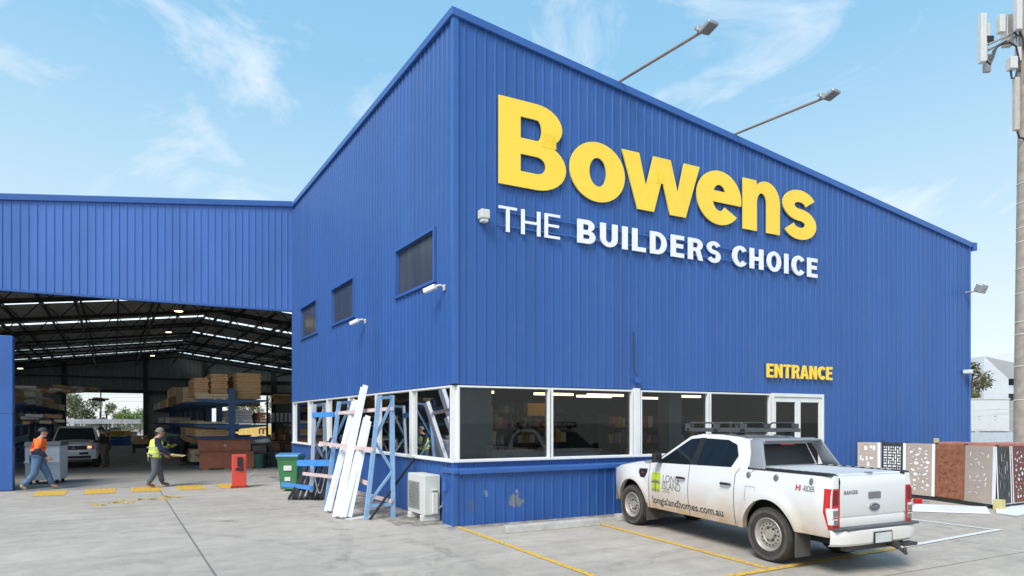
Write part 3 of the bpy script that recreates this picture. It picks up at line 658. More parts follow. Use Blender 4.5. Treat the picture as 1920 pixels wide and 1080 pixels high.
# ------------------------------------------------------------------ leaning racks and boards by the side wall
GBP = mat("grey_blue_paint", (.42, .48, .54), .5)
def frame_px(leg, post, Yl, Yp, m, label):
    t = thing("stock_rack", label, "rack", (0, 0), 0, "steel frames leaning stock along the side wall", 1)
    a, b = (Vector(dp(*leg[0], Yl)), Vector(dp(*leg[1], Yl-.12))); c, d = (Vector(dp(*post[0], Yp)), Vector(dp(*post[1], Yp)))
    b.z = max(b.z, 0); d.z = 0
    p = MB(); p.bar(b, a, .055, .085); p.build("leg", m, t); p = MB(); p.bar(d, c, .055, .085); p.build("post", m, t)
    L1 = lambda f: b+(a-b)*f; L2 = lambda f: d+(c-d)*f
    p = MB()
    for f, g in ((.12, .38), (.64, .38), (.64, .95)): p.bar(L1(f), L2(g), .04, .05)
    p.bar(L1(.11), L2(.11), .05, .06); p.bar(L1(.985), L2(.985), .05, .06); p.build("brace", m, t)
frame_px(((711, 743), (686, 975)), ((735, 741), (737, 970)), 14.5, 14.77, BLUERACK, "pale blue steel frame nearest the air conditioner")
frame_px(((636, 753), (611, 952)), ((657, 751), (655, 945)), 16.5, 16.85, BLUERACK, "pale blue steel frame behind the white boards")
frame_px(((590, 758), (583, 937)), ((608, 756), (611, 925)), 18.2, 18.6, GBP, "grey steel frame behind the black battens")
def pbar(p, q, m, label, w=.05, h=.075):
    b = MB(); b.bar(dp(*p), dp(*q), w, h); tag(b.build("rack_bar", m), label, "bar", "painted bars across the frames")
pbar((630, 775, 16.6), (736, 766, 14.7), PINK, "topmost faded red bar across the pale blue frames")
pbar((600, 831, 16.4), (700, 843, 14.4), PINK, "faded red bar at window sill height holding the white boards")
pbar((569, 888, 17.2), (632, 895, 15.9), PINK, "faded red bar across the black battens")
pbar((660, 921, 15.6), (735, 940, 14.7), PINK, "lowest faded red bar behind the white boards")
pbar((670, 898, 15.2), (690, 907, 14.7), PINK, "short faded red bar right of the white boards")
pbar((588, 778, 18.2), (628, 777, 17.4), BLUEARM, "topmost bright blue bar on the grey frame", .09, .12)
pbar((560, 868, 17.9), (630, 868, 16.8), BLUEARM, "bright blue bar across the top of the black battens", .10, .15)
pbar((530, 908, 18.9), (585, 915, 17.6), BLUEARM, "low bright blue bar by the green bin", .08, .10)
def leaning(p, q, w, d, m, name, label, grp):
    p, q = Vector(p), Vector(q); b = MB(); b.bar(p, q, w, d, (1, 0, 0))
    if name == "white_plank":
        u = (q-p).normalized(); a = u.cross(Vector((1,0,0))).normalized(); n = a.cross(u).normalized()
        for s in (-1, 1):
            off = a*s*(w/2-.012) - n*(d/2+.02); b.bar(p+off, q+off, .022, .05, (1, 0, 0))
    tag(b.build(name, m, bevel=.004, seg=1), label, "board", grp)
WG = "white boards leaning on the frames"
def lb(pb, Yb, pt, Yt, w, label):
    a = dp(*pb, Yb); c = dp(*pt, Yt); leaning((a[0], a[1], max(.03, a[2])), c, w, .07, SHEETW, "white_plank", label, WG)
lb((632, 972), 14.6, (685, 725), 15.55, .21, "tallest white board leaning against the frames")
lb((644, 974), 14.5, (690, 782), 15.3, .18, "shorter white board in front of the tallest one")
lb((616, 962), 15.5, (668, 752), 16.3, .18, "white board behind the tallest one on its left")
lb((656, 973), 14.55, (693, 790), 15.2, .07, "narrow pale board at the right end of the white ones")
q = random.Random(5)
for i in range(13):
    f = i/12; a = dp(541+f*62+q.uniform(-2, 2), 937+q.uniform(-3, 2), 18.0); c = dp(575+f*58+q.uniform(-4, 5), 862-f*34+q.uniform(-14, 8), 18.9+q.uniform(-.2, .2))
    leaning((a[0], a[1], .03), c, .15, .05, BLACK, "black_batten", "black batten leaning in the dense row beside the green bin", "black battens leaning by the bin")
mb = MB(); mb.tube([dp(590+20*i/8, 893+34*math.sin(math.pi*i/8)-4*i/8, 16.8) for i in range(9)], .015, 6)
tag(mb.build("hanging_chain", GALV), "thin pale chain looping down in front of the black battens", "chain")
mb = MB(); mb.box((-1.35, 1.75, .012), (.55, .3, .02), .3); tag(mb.build("floor_plate", mat("pale_plate", (.6, .58, .54), .7)), "thin pale plate lying on the ground under the nearest frame", "plate")

PLAN = False
# ------------------------------------------------------------------ pickup trucks
def car_paint(name, c, dirt=(.50, .33, .19), amt=1.):
    m = mat(name, c, .32, var=.01, coat=1.); n = m.node_tree.nodes; l = m.node_tree.links; b = n["Principled BSDF"]
    src = b.inputs['Base Color'].links[0].from_socket
    t = n.new("ShaderNodeTexCoord"); sx = n.new("ShaderNodeSeparateXYZ"); l.new(t.outputs['Object'], sx.inputs[0])
    z = n.new("ShaderNodeTexNoise"); z.inputs['Scale'].default_value = 2.6; z.inputs['Detail'].default_value = 8; z.inputs['Roughness'].default_value = .7
    l.new(t.outputs['Object'], z.inputs['Vector'])
    a = n.new("ShaderNodeMapRange"); a.inputs['From Min'].default_value = 1.04; a.inputs['From Max'].default_value = .38; l.new(sx.outputs['Z'], a.inputs['Value'])
    k = n.new("ShaderNodeMath"); k.operation = 'POWER'; k.inputs[1].default_value = 1.25; l.new(a.outputs[0], k.inputs[0])
    q = n.new("ShaderNodeMath"); q.operation = 'MULTIPLY'; l.new(k.outputs[0], q.inputs[0])
    rr = n.new("ShaderNodeMapRange"); rr.inputs['From Min'].default_value = .25; rr.inputs['From Max'].default_value = .7; rr.inputs['To Min'].default_value = .55*amt; rr.inputs['To Max'].default_value = 1.3*amt
    l.new(z.outputs['Fac'], rr.inputs['Value']); l.new(rr.outputs[0], q.inputs[1]); q.use_clamp = True
    x = n.new("ShaderNodeMix"); x.data_type = 'RGBA'; l.new(q.outputs[0], x.inputs[0]); l.new(src, x.inputs[6]); x.inputs[7].default_value = (*dirt, 1)
    l.new(x.outputs[2], b.inputs['Base Color'])
    ro = n.new("ShaderNodeMapRange"); ro.inputs['To Min'].default_value = .3; ro.inputs['To Max'].default_value = .75; l.new(q.outputs[0], ro.inputs['Value']); l.new(ro.outputs[0], b.inputs['Roughness'])
    return m
TW = car_paint("dusty_white_paint", (.78, .78, .77))
TWC = car_paint("lightly_dusty_paint", (.78, .78, .77), amt=.35)
TW2 = car_paint("clean_white_paint", (.86, .88, .88), amt=.15)
TGREY = mat("sports_bar_grey", (.25, .265, .295), .4, var=.05)
RACKG = mat("roof_rack_grey", (.075, .08, .088), .5, var=.1)
TONN = mat("tonneau_silver", (.72, .735, .77), .4, .0, var=.04)
RIM = mat("steel_rim_paint", (.42, .385, .34), .5, .3, var=.15, scale=6)
LRED = mat("tail_lamp_red", (.55, .012, .015), .15, var=.05)
LWHT = mat("tail_lamp_clear", (.72, .70, .69), .15, var=.05)
LGRY = mat("tail_lamp_smoke", (.17, .17, .17), .2)
HEAD = mat("head_lamp", (.45, .47, .48), .1, .4, var=.2, scale=12)
CHROME = mat("chrome", (.55, .55, .56), .15, 1.)
DECAL = mat("decal_dark", (.05, .05, .05), .6); DECALG = mat("decal_lime", (.52, .62, .03), .5); DECALR = mat("decal_red", (.5, .03, .03), .5); DECALM = mat("decal_grey", (.17, .165, .15), .6)
WB = 3.22
def yS(x, z):
    y = .893 + .030*math.exp(-((z-.80)/.22)**2)
    if z < .55: y -= (.55-z)*.22
    if z > 1.0: y -= (z-1.0)*.16
    for wx in (0, WB):
        d = math.hypot(x-wx, z-.38)
        if d > .38: y += .034*max(0, 1-abs(d-.49)/.13)
    if x > 3.3: y -= ((x-3.3)/.75)**2*.20
    if x < -.85: y -= ((-.85-x)/.35)**2*.035
    return y
def zt(x):
    if x > 2.68:
        t = (x-2.68)/1.3; return 1.105 - .05*t - .12*t**4
    return 1.13 + (2.68-x)/2.05*.04 if x > .63 else 1.175
def zl(x):
    b = .40 if -.3 < x < WB+.3 else (.50 if x <= -.3 else .42)
    for wx in (0, WB):
        if abs(x-wx) < .465: b = max(b, .38+math.sqrt(.465**2-(x-wx)**2))
    return b
def pickup(t, paint, kit):
    def side(s, x0, x1, name, mt):
        q = MB(); n = max(6, int((x1-x0)/.035)); rows = []
        for i in range(n+1):
            x = x0+(x1-x0)*i/n; a, b = zl(x), zt(x); r = [(x, s*(yS(x, a)-.10), a+.01)]
            for j in range(11):
                z = a+(b-a)*j/10; r.append((x, s*yS(x, z), z))
            r.append((x, s*(yS(x, b)-.02), b+.012)); r.append((x, s*(yS(x, b)-.07), b+.015)); rows.append(r)
        q.grid(rows); return q.build(name, mt, t, smooth=True)
    for s in (1, -1):
        side(s, -1.20, .612, "bed_side", paint)
        rd = side(s, .624, 1.624, "rear_door", paint); fd = side(s, 1.636, 2.672, "front_door", paint)
        side(s, 2.684, 3.88, "front_fender", paint)
        for d, hx in ((rd, .78), (fd, 1.80)):
            h = MB(); h.tube([(hx-.10, s*.925, .965), (hx-.08, s*.955, .968), (hx+.08, s*.955, .968), (hx+.10, s*.925, .965)], .018, 6); h.build("handle", BLACK, d)
    u = MB(); u.bb(-1.1, 3.85, -.56, .56, .36, .95); u.bb(.5, 2.75, -.80, .80, .42, 1.1); u.bb(-1.18, -.48, -.78, .78, .52, 1.1); u.build("underbody", DARK, t)
    # bonnet and nose
    q = MB(); rows = []
    for i in range(15):
        x = 2.66+(3.90-2.66)*i/14; w = yS(min(x, 3.88), zt(min(x, 3.88)))-.03
        rows.append([(x+.16*(1-(j/6)**2)*(i/14)**2, w*j/6, zt(min(x, 3.88))+.012+.055*(1-(j/6)**2)*(1-.5*(i/14)**2)) for j in range(-6, 7)])
    q.grid(rows); q.build("bonnet", paint, t, smooth=True)
    q = MB(); rows = []
    for i in range(9):
        f = i/8; rows.append([(3.88+.19*(1-(j/6)**2)+.05*math.sin(math.pi*f)*(1-(j/6)**4), yS(3.88, .75)*j/6*(1-.02*(1-f)), (zt(3.88)+.01+.035*(1-(j/6)**2))*(1-f)+.40*f) for j in range(-6, 7)])
    q.grid(rows); q.build("front_bumper", paint, t, smooth=True)
    nx_ = lambda y: 3.88+.19*(1-(y/.80)**2)+.06
    q = MB()
    for z0, z1, w in ((.80, .98, .46), (.60, .70, .52), (.44, .55, .60)):
        q.grid([[(nx_(w*j/6), w*j/6, z) for j in range(-6, 7)] for z in (z0, z1)])
    q.build("grille", BLACK, t)
    for s in (1, -1):
        q = MB(); q.grid([[(nx_(s*y)-.0+(.0 if z > .85 else .01), s*y, z+.02*(y-.5)) for y in (.48, .56, .64, .71, .76)] for z in (.82, .9, .985)])
        q.build("headlight", HEAD, t, smooth=True)
    # cab
    prof = [(2.74, 1.08, .845), (1.90, 1.735, .66), (1.62, 1.79, .645), (1.20, 1.785, .64), (.80, 1.745, .645), (.60, 1.68, .66), (.47, 1.15, .845)]
    q = MB(); vs = []; k = len(prof)
    for x, z, y in prof: vs += [(x, y, z), (x, -y, z)]
    fs = [(2*i, 2*i+1, 2*i+3, 2*i+2) for i in range(k-1)] + [tuple(2*i for i in range(k))[::-1], tuple(2*i+1 for i in range(k))] + [(0, 2*k-2, 2*k-1, 1)]
    q.add(vs, fs); q.build("cab", paint, t, bevel=.035, seg=3, smooth=True)
    def yw(z): return .845-(z-1.15)*(.845-.66)/(1.735-1.15)+.007
    for s in (1, -1):
        for nm, poly in (("window", [(2.48,1.16),(1.93,1.615),(1.84,1.675),(1.63,1.70),(1.63,1.155)]), ("window", [(1.50,1.155),(1.50,1.70),(1.0,1.685),(.80,1.60),(.72,1.40),(.82,1.17)])):
            g = MB(); g.add([(x, s*yw(z), z) for x, z in poly], [tuple(range(len(poly)))]); g.build(nm, GLASSC, t)
        g = MB(); g.add([(x, s*(yw(z)+.002), z) for x, z in ((1.63,1.15),(1.63,1.705),(1.50,1.71),(1.50,1.15))], [(0,1,2,3)]); g.build("door_pillar", BLACK, t)
        g = MB(); g.bar((2.5, s*(yw(1.15)+.004), 1.146), (.9, s*(yw(1.16)+.004), 1.158), .008, .018); g.build("window_trim", BLACK, t)
        # mirror
        q = MB(); q.box((2.42, s*1.00, 1.245), (.10, .22, .19), s*.25); q.build("mirror", BLACK, t, bevel=.03, seg=3)
    for nm, a, b in (("windscreen", (2.66, 1.15, .76), (1.97, 1.69, .615)), ("rear_window", (.476, 1.21, .72), (.565, 1.61, .60))):
        d = .012 if nm == "windscreen" else -.012
        g = MB(); g.add([(a[0]+d, a[2], a[1]+.01), (a[0]+d, -a[2], a[1]+.01), (b[0]+d, -b[2], b[1]+.01), (b[0]+d, b[2], b[1]+.01)], [(0,1,2,3)]); g.build(nm, BLACK if nm != "windscreen" else mat("dark_windscreen", (.03, .04, .04), .08), t)
    # wheels
    for wx in (0, WB):
        for s in (1, -1):
            c = (wx, s*.785, .38)
            w = MB(); w.lathe([(.235, -.11), (.30, -.128), (.355, -.125), (.376, -.10), (.381, -.04), (.381, .04), (.376, .10), (.355, .125), (.30, .128), (.235, .11)], c, 'y', 48)
            wo = w.build("wheel", RUBBER, t, smooth=True)
            r = MB(); g = lambda h: s*h
            r.lathe([(.238, g(.105)), (.225, g(.118)), (.212, g(.10)), (.20, g(.045)), (.185, g(.04)), (.165, g(.062)), (.12, g(.068)), (.10, g(.04)), (.075, g(.04)), (.07, g(.085)), (0, g(.088))], c, 'y', 40)
            r.build("rim", RIM, wo, smooth=True)
            r = MB()
            for i in range(16):
                a = 2*math.pi*i/16; r.lathe([(0, g(.071)), (.012, g(.071)), (.012, g(.055))], (wx+.148*math.cos(a), c[1], .38+.148*math.sin(a)), 'y', 8)
            for i in range(6):
                a = 2*math.pi*i/6; r.lathe([(0, g(.066)), (.012, g(.062)), (.012, g(.04))], (wx+.088*math.cos(a), c[1], .38+.088*math.sin(a)), 'y', 6)
            r.build("rim_holes", DARK, wo)
            r = MB(); r.lathe([(.30, g(.129)), (.345, g(.1285)), (.345, g(.13)), (.30, g(.1305))], c, 'y', 40); r.build("sidewall_band", mat("dusty_sidewall", (.09, .08, .068), .9, var=.3, scale=10), wo)
        for s in (1, -1):
            f = MB(); x = wx-.47; f.bb(x-.012, x+.012, s*.76-.15, s*.76+.15, .16, .56); f.build("mudflap", mat("dusty_mudflap", (.075, .07, .062), .8), t)
    if not kit:
        f = MB(); f.bb(nx_(0)+.005, nx_(0)+.015, -.2, .2, .60, .70); f.build("number_plate", mat("plate_white", (.6, .6, .6), .5), t)
        f = MB()
        for a in (90, 210, 330):
            p = (math.cos(R(a)), math.sin(R(a))); e = [(0, 0)] + [(.075*math.cos(R(a+o))*m_, .075*math.sin(R(a+o))*m_) for o, m_ in ((-30, .577), (0, 1), (30, .577))]
            f.prism(e, lambda u, v, d: (nx_(0)+.012+d, u, .89+v), 0, .008)
        f.build("badge", CHROME, t)
        for s in (1, -1):
            f = MB(); f.bar((1.85, s*.56, 1.84), (.85, s*.56, 1.84), .04, .04); f.build("roof_rail", BLACK, t)
        f = MB(); f.bb(nx_(.5)-.02, nx_(.5)+.02, .50, .62, .87, .95); f.build("indicator", mat("orange_indicator", (.8, .25, .06), .3, emit=(1, .35, .1, 1.5)), t)
        return
    # tub cover, rails, tailgate
    q = MB(); q.bb(-1.13, .44, -.70, .70, 1.165, 1.20); q.build("tonneau_cover", TONN, t, bevel=.008)
    q = MB()
    for i in range(12): q.bb(-1.1+i*.125, -1.094+i*.125, -.69, .69, 1.2005, 1.2025)
    q.build("cover_seams", LGRY, t)
    for s in (1, -1):
        q = MB(); q.prism([(-1.19,1.182),(.46,1.182),(.46,1.212),(-1.02,1.212),(-1.13,1.205)], lambda a, b, d: (a, d, b), s*.71, s*.872); q.build("bed_rail", BLACK, t, bevel=.006)
        q = MB()
        for i in range(10): q.bb(-.92+i*.145, -.85+i*.145, s*.725-.012, s*.725+.012, 1.2125, 1.219)
        q.build("rail_slots", WHITE, t)
        for x in (-.78, -.13, .36):
            q = MB(); q.lathe([(0, s*.022), (.035, s*.018), (.045, 0)], (x, s*(yS(x, 1.10)-.004), 1.105), 'y', 12); q.build("tie_down_hook", LGRY, t)
    q = MB(); rows = []
    for z, dx in ((.60, .0), (.70, -.012), (.735, -.0), (.76, -.018), (1.05, -.022), (1.13, -.03), (1.165, -.012), (1.175, .05)):
        rows.append([(-1.19+dx-.012*(1-(y/.7)**2), y, z) for y in (-.715, -.6, -.3, 0, .3, .6, .715)])
    q.grid(rows); tgt = q.build("tailgate", TWC, t, smooth=True)
    q = MB(); q.bb(-1.245, -1.222, -.13, .13, .925, 1.0); q.build("handle", LGRY, tgt, bevel=.01)
    q = MB(); q.lathe([(0, 0), (.115, 0), (.115, .012), (0, .014)], (0, 0, 0), 'x', 28); q.v = [(-1.226-p[0], p[1], .83+p[2]*.42) for p in q.v]; em = q.build("badge", CHROME, tgt)
    q = MB(); q.lathe([(0, 0), (.098, 0), (.098, .016), (0, .017)], (0, 0, 0), 'x', 28); q.v = [(-1.226-p[0], p[1], .83+p[2]*.38) for p in q.v]; q.build("badge_face", mat("badge_blue_grey", (.06, .075, .12), .25), em)
    BK = Matrix(((0,0,-1,0),(-1,0,0,0),(0,1,0,0),(0,0,0,1)))   # text readable from behind
    text_obj("Ford", CHROME, em, "badge_lettering", .075, Matrix.Translation((-1.2445, .085, .812)) @ BK, .001, 0)
    text_obj("RANGER", DECALM, tgt, "model_lettering", .058, Matrix.Translation((-1.222, .64, .985)) @ BK, .001, .0012, 1.3)
    q = MB(); q.lathe([(0, .012), (.06, .01), (.075, 0)], (0, 0, 1.2), 'z', 16); q.v = [(p[0]*.7-1.10, p[1]*1.3, p[2]+.004) for p in q.v]; q.build("cover_lock", LGRY, t)
    for s in (1, -1):
        q = MB(); q.grid([[(-1.195, s*.722, z), (-1.205, s*.80, z), (-1.199, s*yS(-1.2, z), z)] for z in (.50, .62, .8, 1.0, 1.1, 1.187)]); q.build("rear_corner", TWC, t, smooth=True)
    for s in (1, -1):   # tail lamps wrap the rear corner
        lp = MB()
        def quad(z0, z1, a0, a1, mi, push=0.):
            lp.cur = mi; n = 5; rows = []
            for z in (z0, z1):
                r = []
                for i in range(n+1):
                    f = a0+(a1-a0)*i/n          # 0 = inner edge at the tailgate, 1 = front edge on the side
                    if f < .5: x, y = -1.214-push, .724+(yS(-1.2, z)-.724+.004)*f*2
                    else: x = -1.212+(f-.5)*2*.15*(1-.55*max(0, (.80-z)/.2)); y = yS(x, z)+.008+push
                    r.append((x, s*y, z))
                rows.append(r)
            lp.grid(rows)
        quad(.60, .80, 0, 1, 0); quad(.80, 1.05, 0, 1, 0); quad(.665, .80, .12, .80, 1, .006); quad(.80, .845, .12, .80, 1, .006); quad(.755, .82, .14, .42, 2, .011); quad(.655, .72, .14, .4, 2, .011); quad(.735, .748, .1, .45, 0, .012); quad(.88, 1.03, .12, .45, 3, .006)
        lp.build("tail_light", [LRED, LWHT, LGRY, mat("tail_lamp_deep_red", (.16, .008, .01), .15)], t)
    q = MB(); rows = []
    for z, dx in ((.40, .02), (.43, -.02), (.52, -.03), (.585, -.02), (.60, .0)):
        rows.append([(-1.20-.16*(1-abs(y/.93)**6)+dx, y, z) for y in [v/10*.93 for v in range(-10, 11)]])
    rows.append([(-1.18, y*.93, .605) for y in [v/10*.93 for v in range(-10, 11)]])
    q.grid(rows); bp_ = q.build("rear_bumper", TWC, t, smooth=True)
    q = MB(); q.bb(-1.375, -1.17, -.72, .72, .598, .628); q.bb(-1.34, -1.17, -.90, .90, .596, .622); q.build("bumper_step", RACKG, bp_, bevel=.01)
    q = MB(); q.bb(-1.405, -1.385, -.20, .20, .40, .56); q.build("plate_frame", BLACK, bp_, bevel=.004)
    q = MB(); q.bb(-1.410, -1.4055, -.175, .175, .42, .545); q.build("number_plate", mat("plate_white", (.6, .6, .6), .5), bp_)
    q = MB(); q.bb(-1.25, -1.13, -.62, .62, .32, .40); q.bar((-1.2, -.3, .37), (-1.44, -.3, .36), .07, .07); q.bar((-1.40, -.3, .35), (-1.58, -.3, .27), .06, .025); q.lathe([(0, .0), (.028, .01), (.033, .035), (.02, .06), (0, .065)], (-1.55, -.3, .29), 'z', 12)
    q.tube([(-1.3, -.3, .36), (-1.42, -.28, .34)], .03, 8); q.bb(-1.42, -1.25, -.75, -.45, .33, .37); q.build("tow_bar", mat("tow_steel", (.07, .065, .06), .6, .3), t)
    # sports bar
    for s in (1, -1):
        q = MB(); fn = lambda a, b, d, s=s: (a, s*(.875-(b-1.2)*.36+d), b)
        q.prism([(.56, 1.70), (.34, 1.695), (.24, 1.63), (.17, 1.45), (.06, 1.195), (.42, 1.195), (.47, 1.5)], fn, -.035, .012)
        q.build("sports_bar_leg", TGREY, t, bevel=.01, smooth=True)
    q = MB(); q.prism([(.54, 1.645), (.56, 1.725), (.46, 1.735), (.32, 1.71), (.29, 1.645)], lambda a, b, d: (a, d, b), -.665, .665); q.build("sports_bar", TGREY, t, bevel=.02, seg=3, smooth=True)
    q = MB(); q.bb(.42, .445, -.16, .16, 1.60, 1.625); q.build("brake_light", LRED, t)
    # roof rack
    q = MB()
    for y in [-.56+.14*i for i in range(9)]: q.bar((2.0, y, 1.895), (.72, y, 1.895), .08, .025)
    q.bar((2.0, -.62, 1.895), (2.0, .62, 1.895), .06, .05); q.bar((.70, -.62, 1.895), (.70, .62, 1.895), .06, .05)
    for s in (1, -1): q.bar((2.02, s*.62, 1.895), (.68, s*.62, 1.895), .05, .06)
    rk = q.build("roof_rack", RACKG, t, bevel=.006)
    q = MB()
    for y0, x0, x1 in ((.62, 2.0, 1.35), (.62, 1.28, .74), (-.62, 2.0, 1.35), (-.62, 1.28, .74)):
        q.tube([(x0, y0, 1.9), (x0-.02, y0, 1.985), (x0-.07, y0, 2.01), (x1+.07, y0, 2.01), (x1+.02, y0, 1.985), (x1, y0, 1.9)], .014, 6)
    q.tube([(2.0, .60, 1.9), (2.0, .58, 1.985), (2.0, .52, 2.01), (2.0, -.52, 2.01), (2.0, -.58, 1.985), (2.0, -.60, 1.9)], .014, 6)
    for x, s in ((1.32, 1), (.76, 1), (2.0, 1), (1.32, -1), (.76, -1)): q.bb(x-.05, x+.05, s*.62-.025, s*.62+.025, 1.87, 2.0)
    q.build("side_rail", RACKG, rk, smooth=True)
    q = MB()
    for x in (1.70, .85):
        for s in (1, -1): q.bb(x-.06, x+.06, s*.58-.03, s*.58+.03, 1.78, 1.88)
    q.build("rack_foot", BLACK, rk)
    # badges and decals on the visible side, vents, fuel flap
    SM = Matrix(((-1,0,0,0),(0,0,1,0),(0,1,0,0),(0,0,0,1)))    # text readable from the left side
    def decal(txt, x, z, size, m, name, sx=1., bold=0.):
        o = text_obj(txt, m, t, name, size, Matrix.Identity(4), 0.0012, bold, sx)
        for v in o.data.vertices:
            X_, Z_ = x-v.co.x, z+v.co.y; v.co = (X_, yS(X_, Z_)+.003+v.co.z, Z_)
        return o
    decal("LONG", 2.29, .872, .155, DECALM, "door_lettering", 1.0); decal("ISLAND", 2.29, .765, .155, DECALM, "door_lettering", .92); decal("HOMES", 2.28, .715, .06, mat("decal_tan", (.42, .34, .24), .6), "door_lettering", 1.)
    decal("longislandhomes.com.au", 2.60, .50, .175, DECAL, "web_lettering", 1.03, .002)
    decal("HI", -.46, 1.0, .085, DECALR, "trim_lettering", 1.3, .003); decal("-RIDER", -.60, 1.0, .085, DECALM, "trim_lettering", 1.05, .001)
    def patch(poly, m, nm, off=.004):
        q = MB(); pts = [(x, yS(x, z)+off, z) for x, z in poly]; q.add(pts + [(p[0], p[1]-.006, p[2]) for p in pts], [tuple(range(len(pts))), tuple(range(len(pts), 2*len(pts)))]); return q.build(nm, m, t)
    q = MB(); q.grid([[(2.59-.24*j/6, yS(2.59-.24*j/6, .715+.28*i/8)+.003, .715+.28*i/8) for j in range(7)] for i in range(9)]); q.build("lime_logo", DECALG, t)
    q = MB()
    for a in range(7):
        g_ = R(20+a*23); q.bar((2.47, yS(2.47, .90)+.008, .85), (2.47+.13*math.cos(g_), yS(2.47, .9)+.010, .845+.055*math.sin(g_)-.02*abs(math.cos(g_))), .004, .016)
    q.bar((2.47, yS(2.47, .80)+.012, .85), (2.485, yS(2.47, .80)+.012, .716), .004, .02)
    for i in range(6): q.bar((2.56-.034*i, yS(2.47, .78)+.012, .755), (2.556-.034*i, yS(2.47, .78)+.012, .716), .004, .008)
    q.build("palm_emblem", DECALM, t)
    patch([(2.92, .90), (2.80, .90), (2.74, .98), (2.73, 1.04), (2.97, 1.03), (2.98, .97)], BLACK, "fender_vent", .008)
    patch([(2.88, .96), (2.83, .96), (2.83, .985), (2.88, .985)], DECALR, "vent_badge", .014)
    q = MB(); q.cur = 0; fl = [(.40, .80), (.40, .97), (.22, .97), (.20, .80)]
    for a, b in zip(fl, fl[1:]+fl[:1]): q.bar((a[0], yS(a[0], a[1])+.001, a[1]), (b[0], yS(b[0], b[1])+.001, b[1]), .006, .006)
    q.build("fuel_flap_outline", mat("panel_gap", (.3, .3, .3), .6), t)
pr, pf = Vector(A(gp(1440, 1053))), Vector(A(gp(1190, 983))); th_ = math.atan2(pf.y-pr.y, pf.x-pr.x) + R(1.0)
tr = thing("pickup_truck", "dusty white double cab pickup with roof rack parked facing the store", "pickup truck", (0, 0), th_)
tr.location = (pr.x-.02+.82*math.sin(th_), pr.y-.82*math.cos(th_), 0); tr.scale = (1.02, .90, 1.02)
pickup(tr, TW, True)
for ob in tr.children_recursive:                     # short tail behind the rear axle
    if ob.name.split('.')[0] in ("rim_holes", "rim", "wheel", "sidewall_band"): continue
    up = .75 if ob.name.startswith(("mudflap", "tow_bar")) else 0
    for v in ob.data.vertices:
        if v.co.x < -.5: v.co.x = -.5+(v.co.x+.5)*.68
        z = v.co.z
        if not up: v.co.z = z if z < .7 else (.7+(z-.7)*1.18 if z < 1.2 else (1.29+(z-1.2)*.79 if z < 1.8 else z-.075))
        if z > 1.165 and v.co.x > .3: v.co.x -= .07

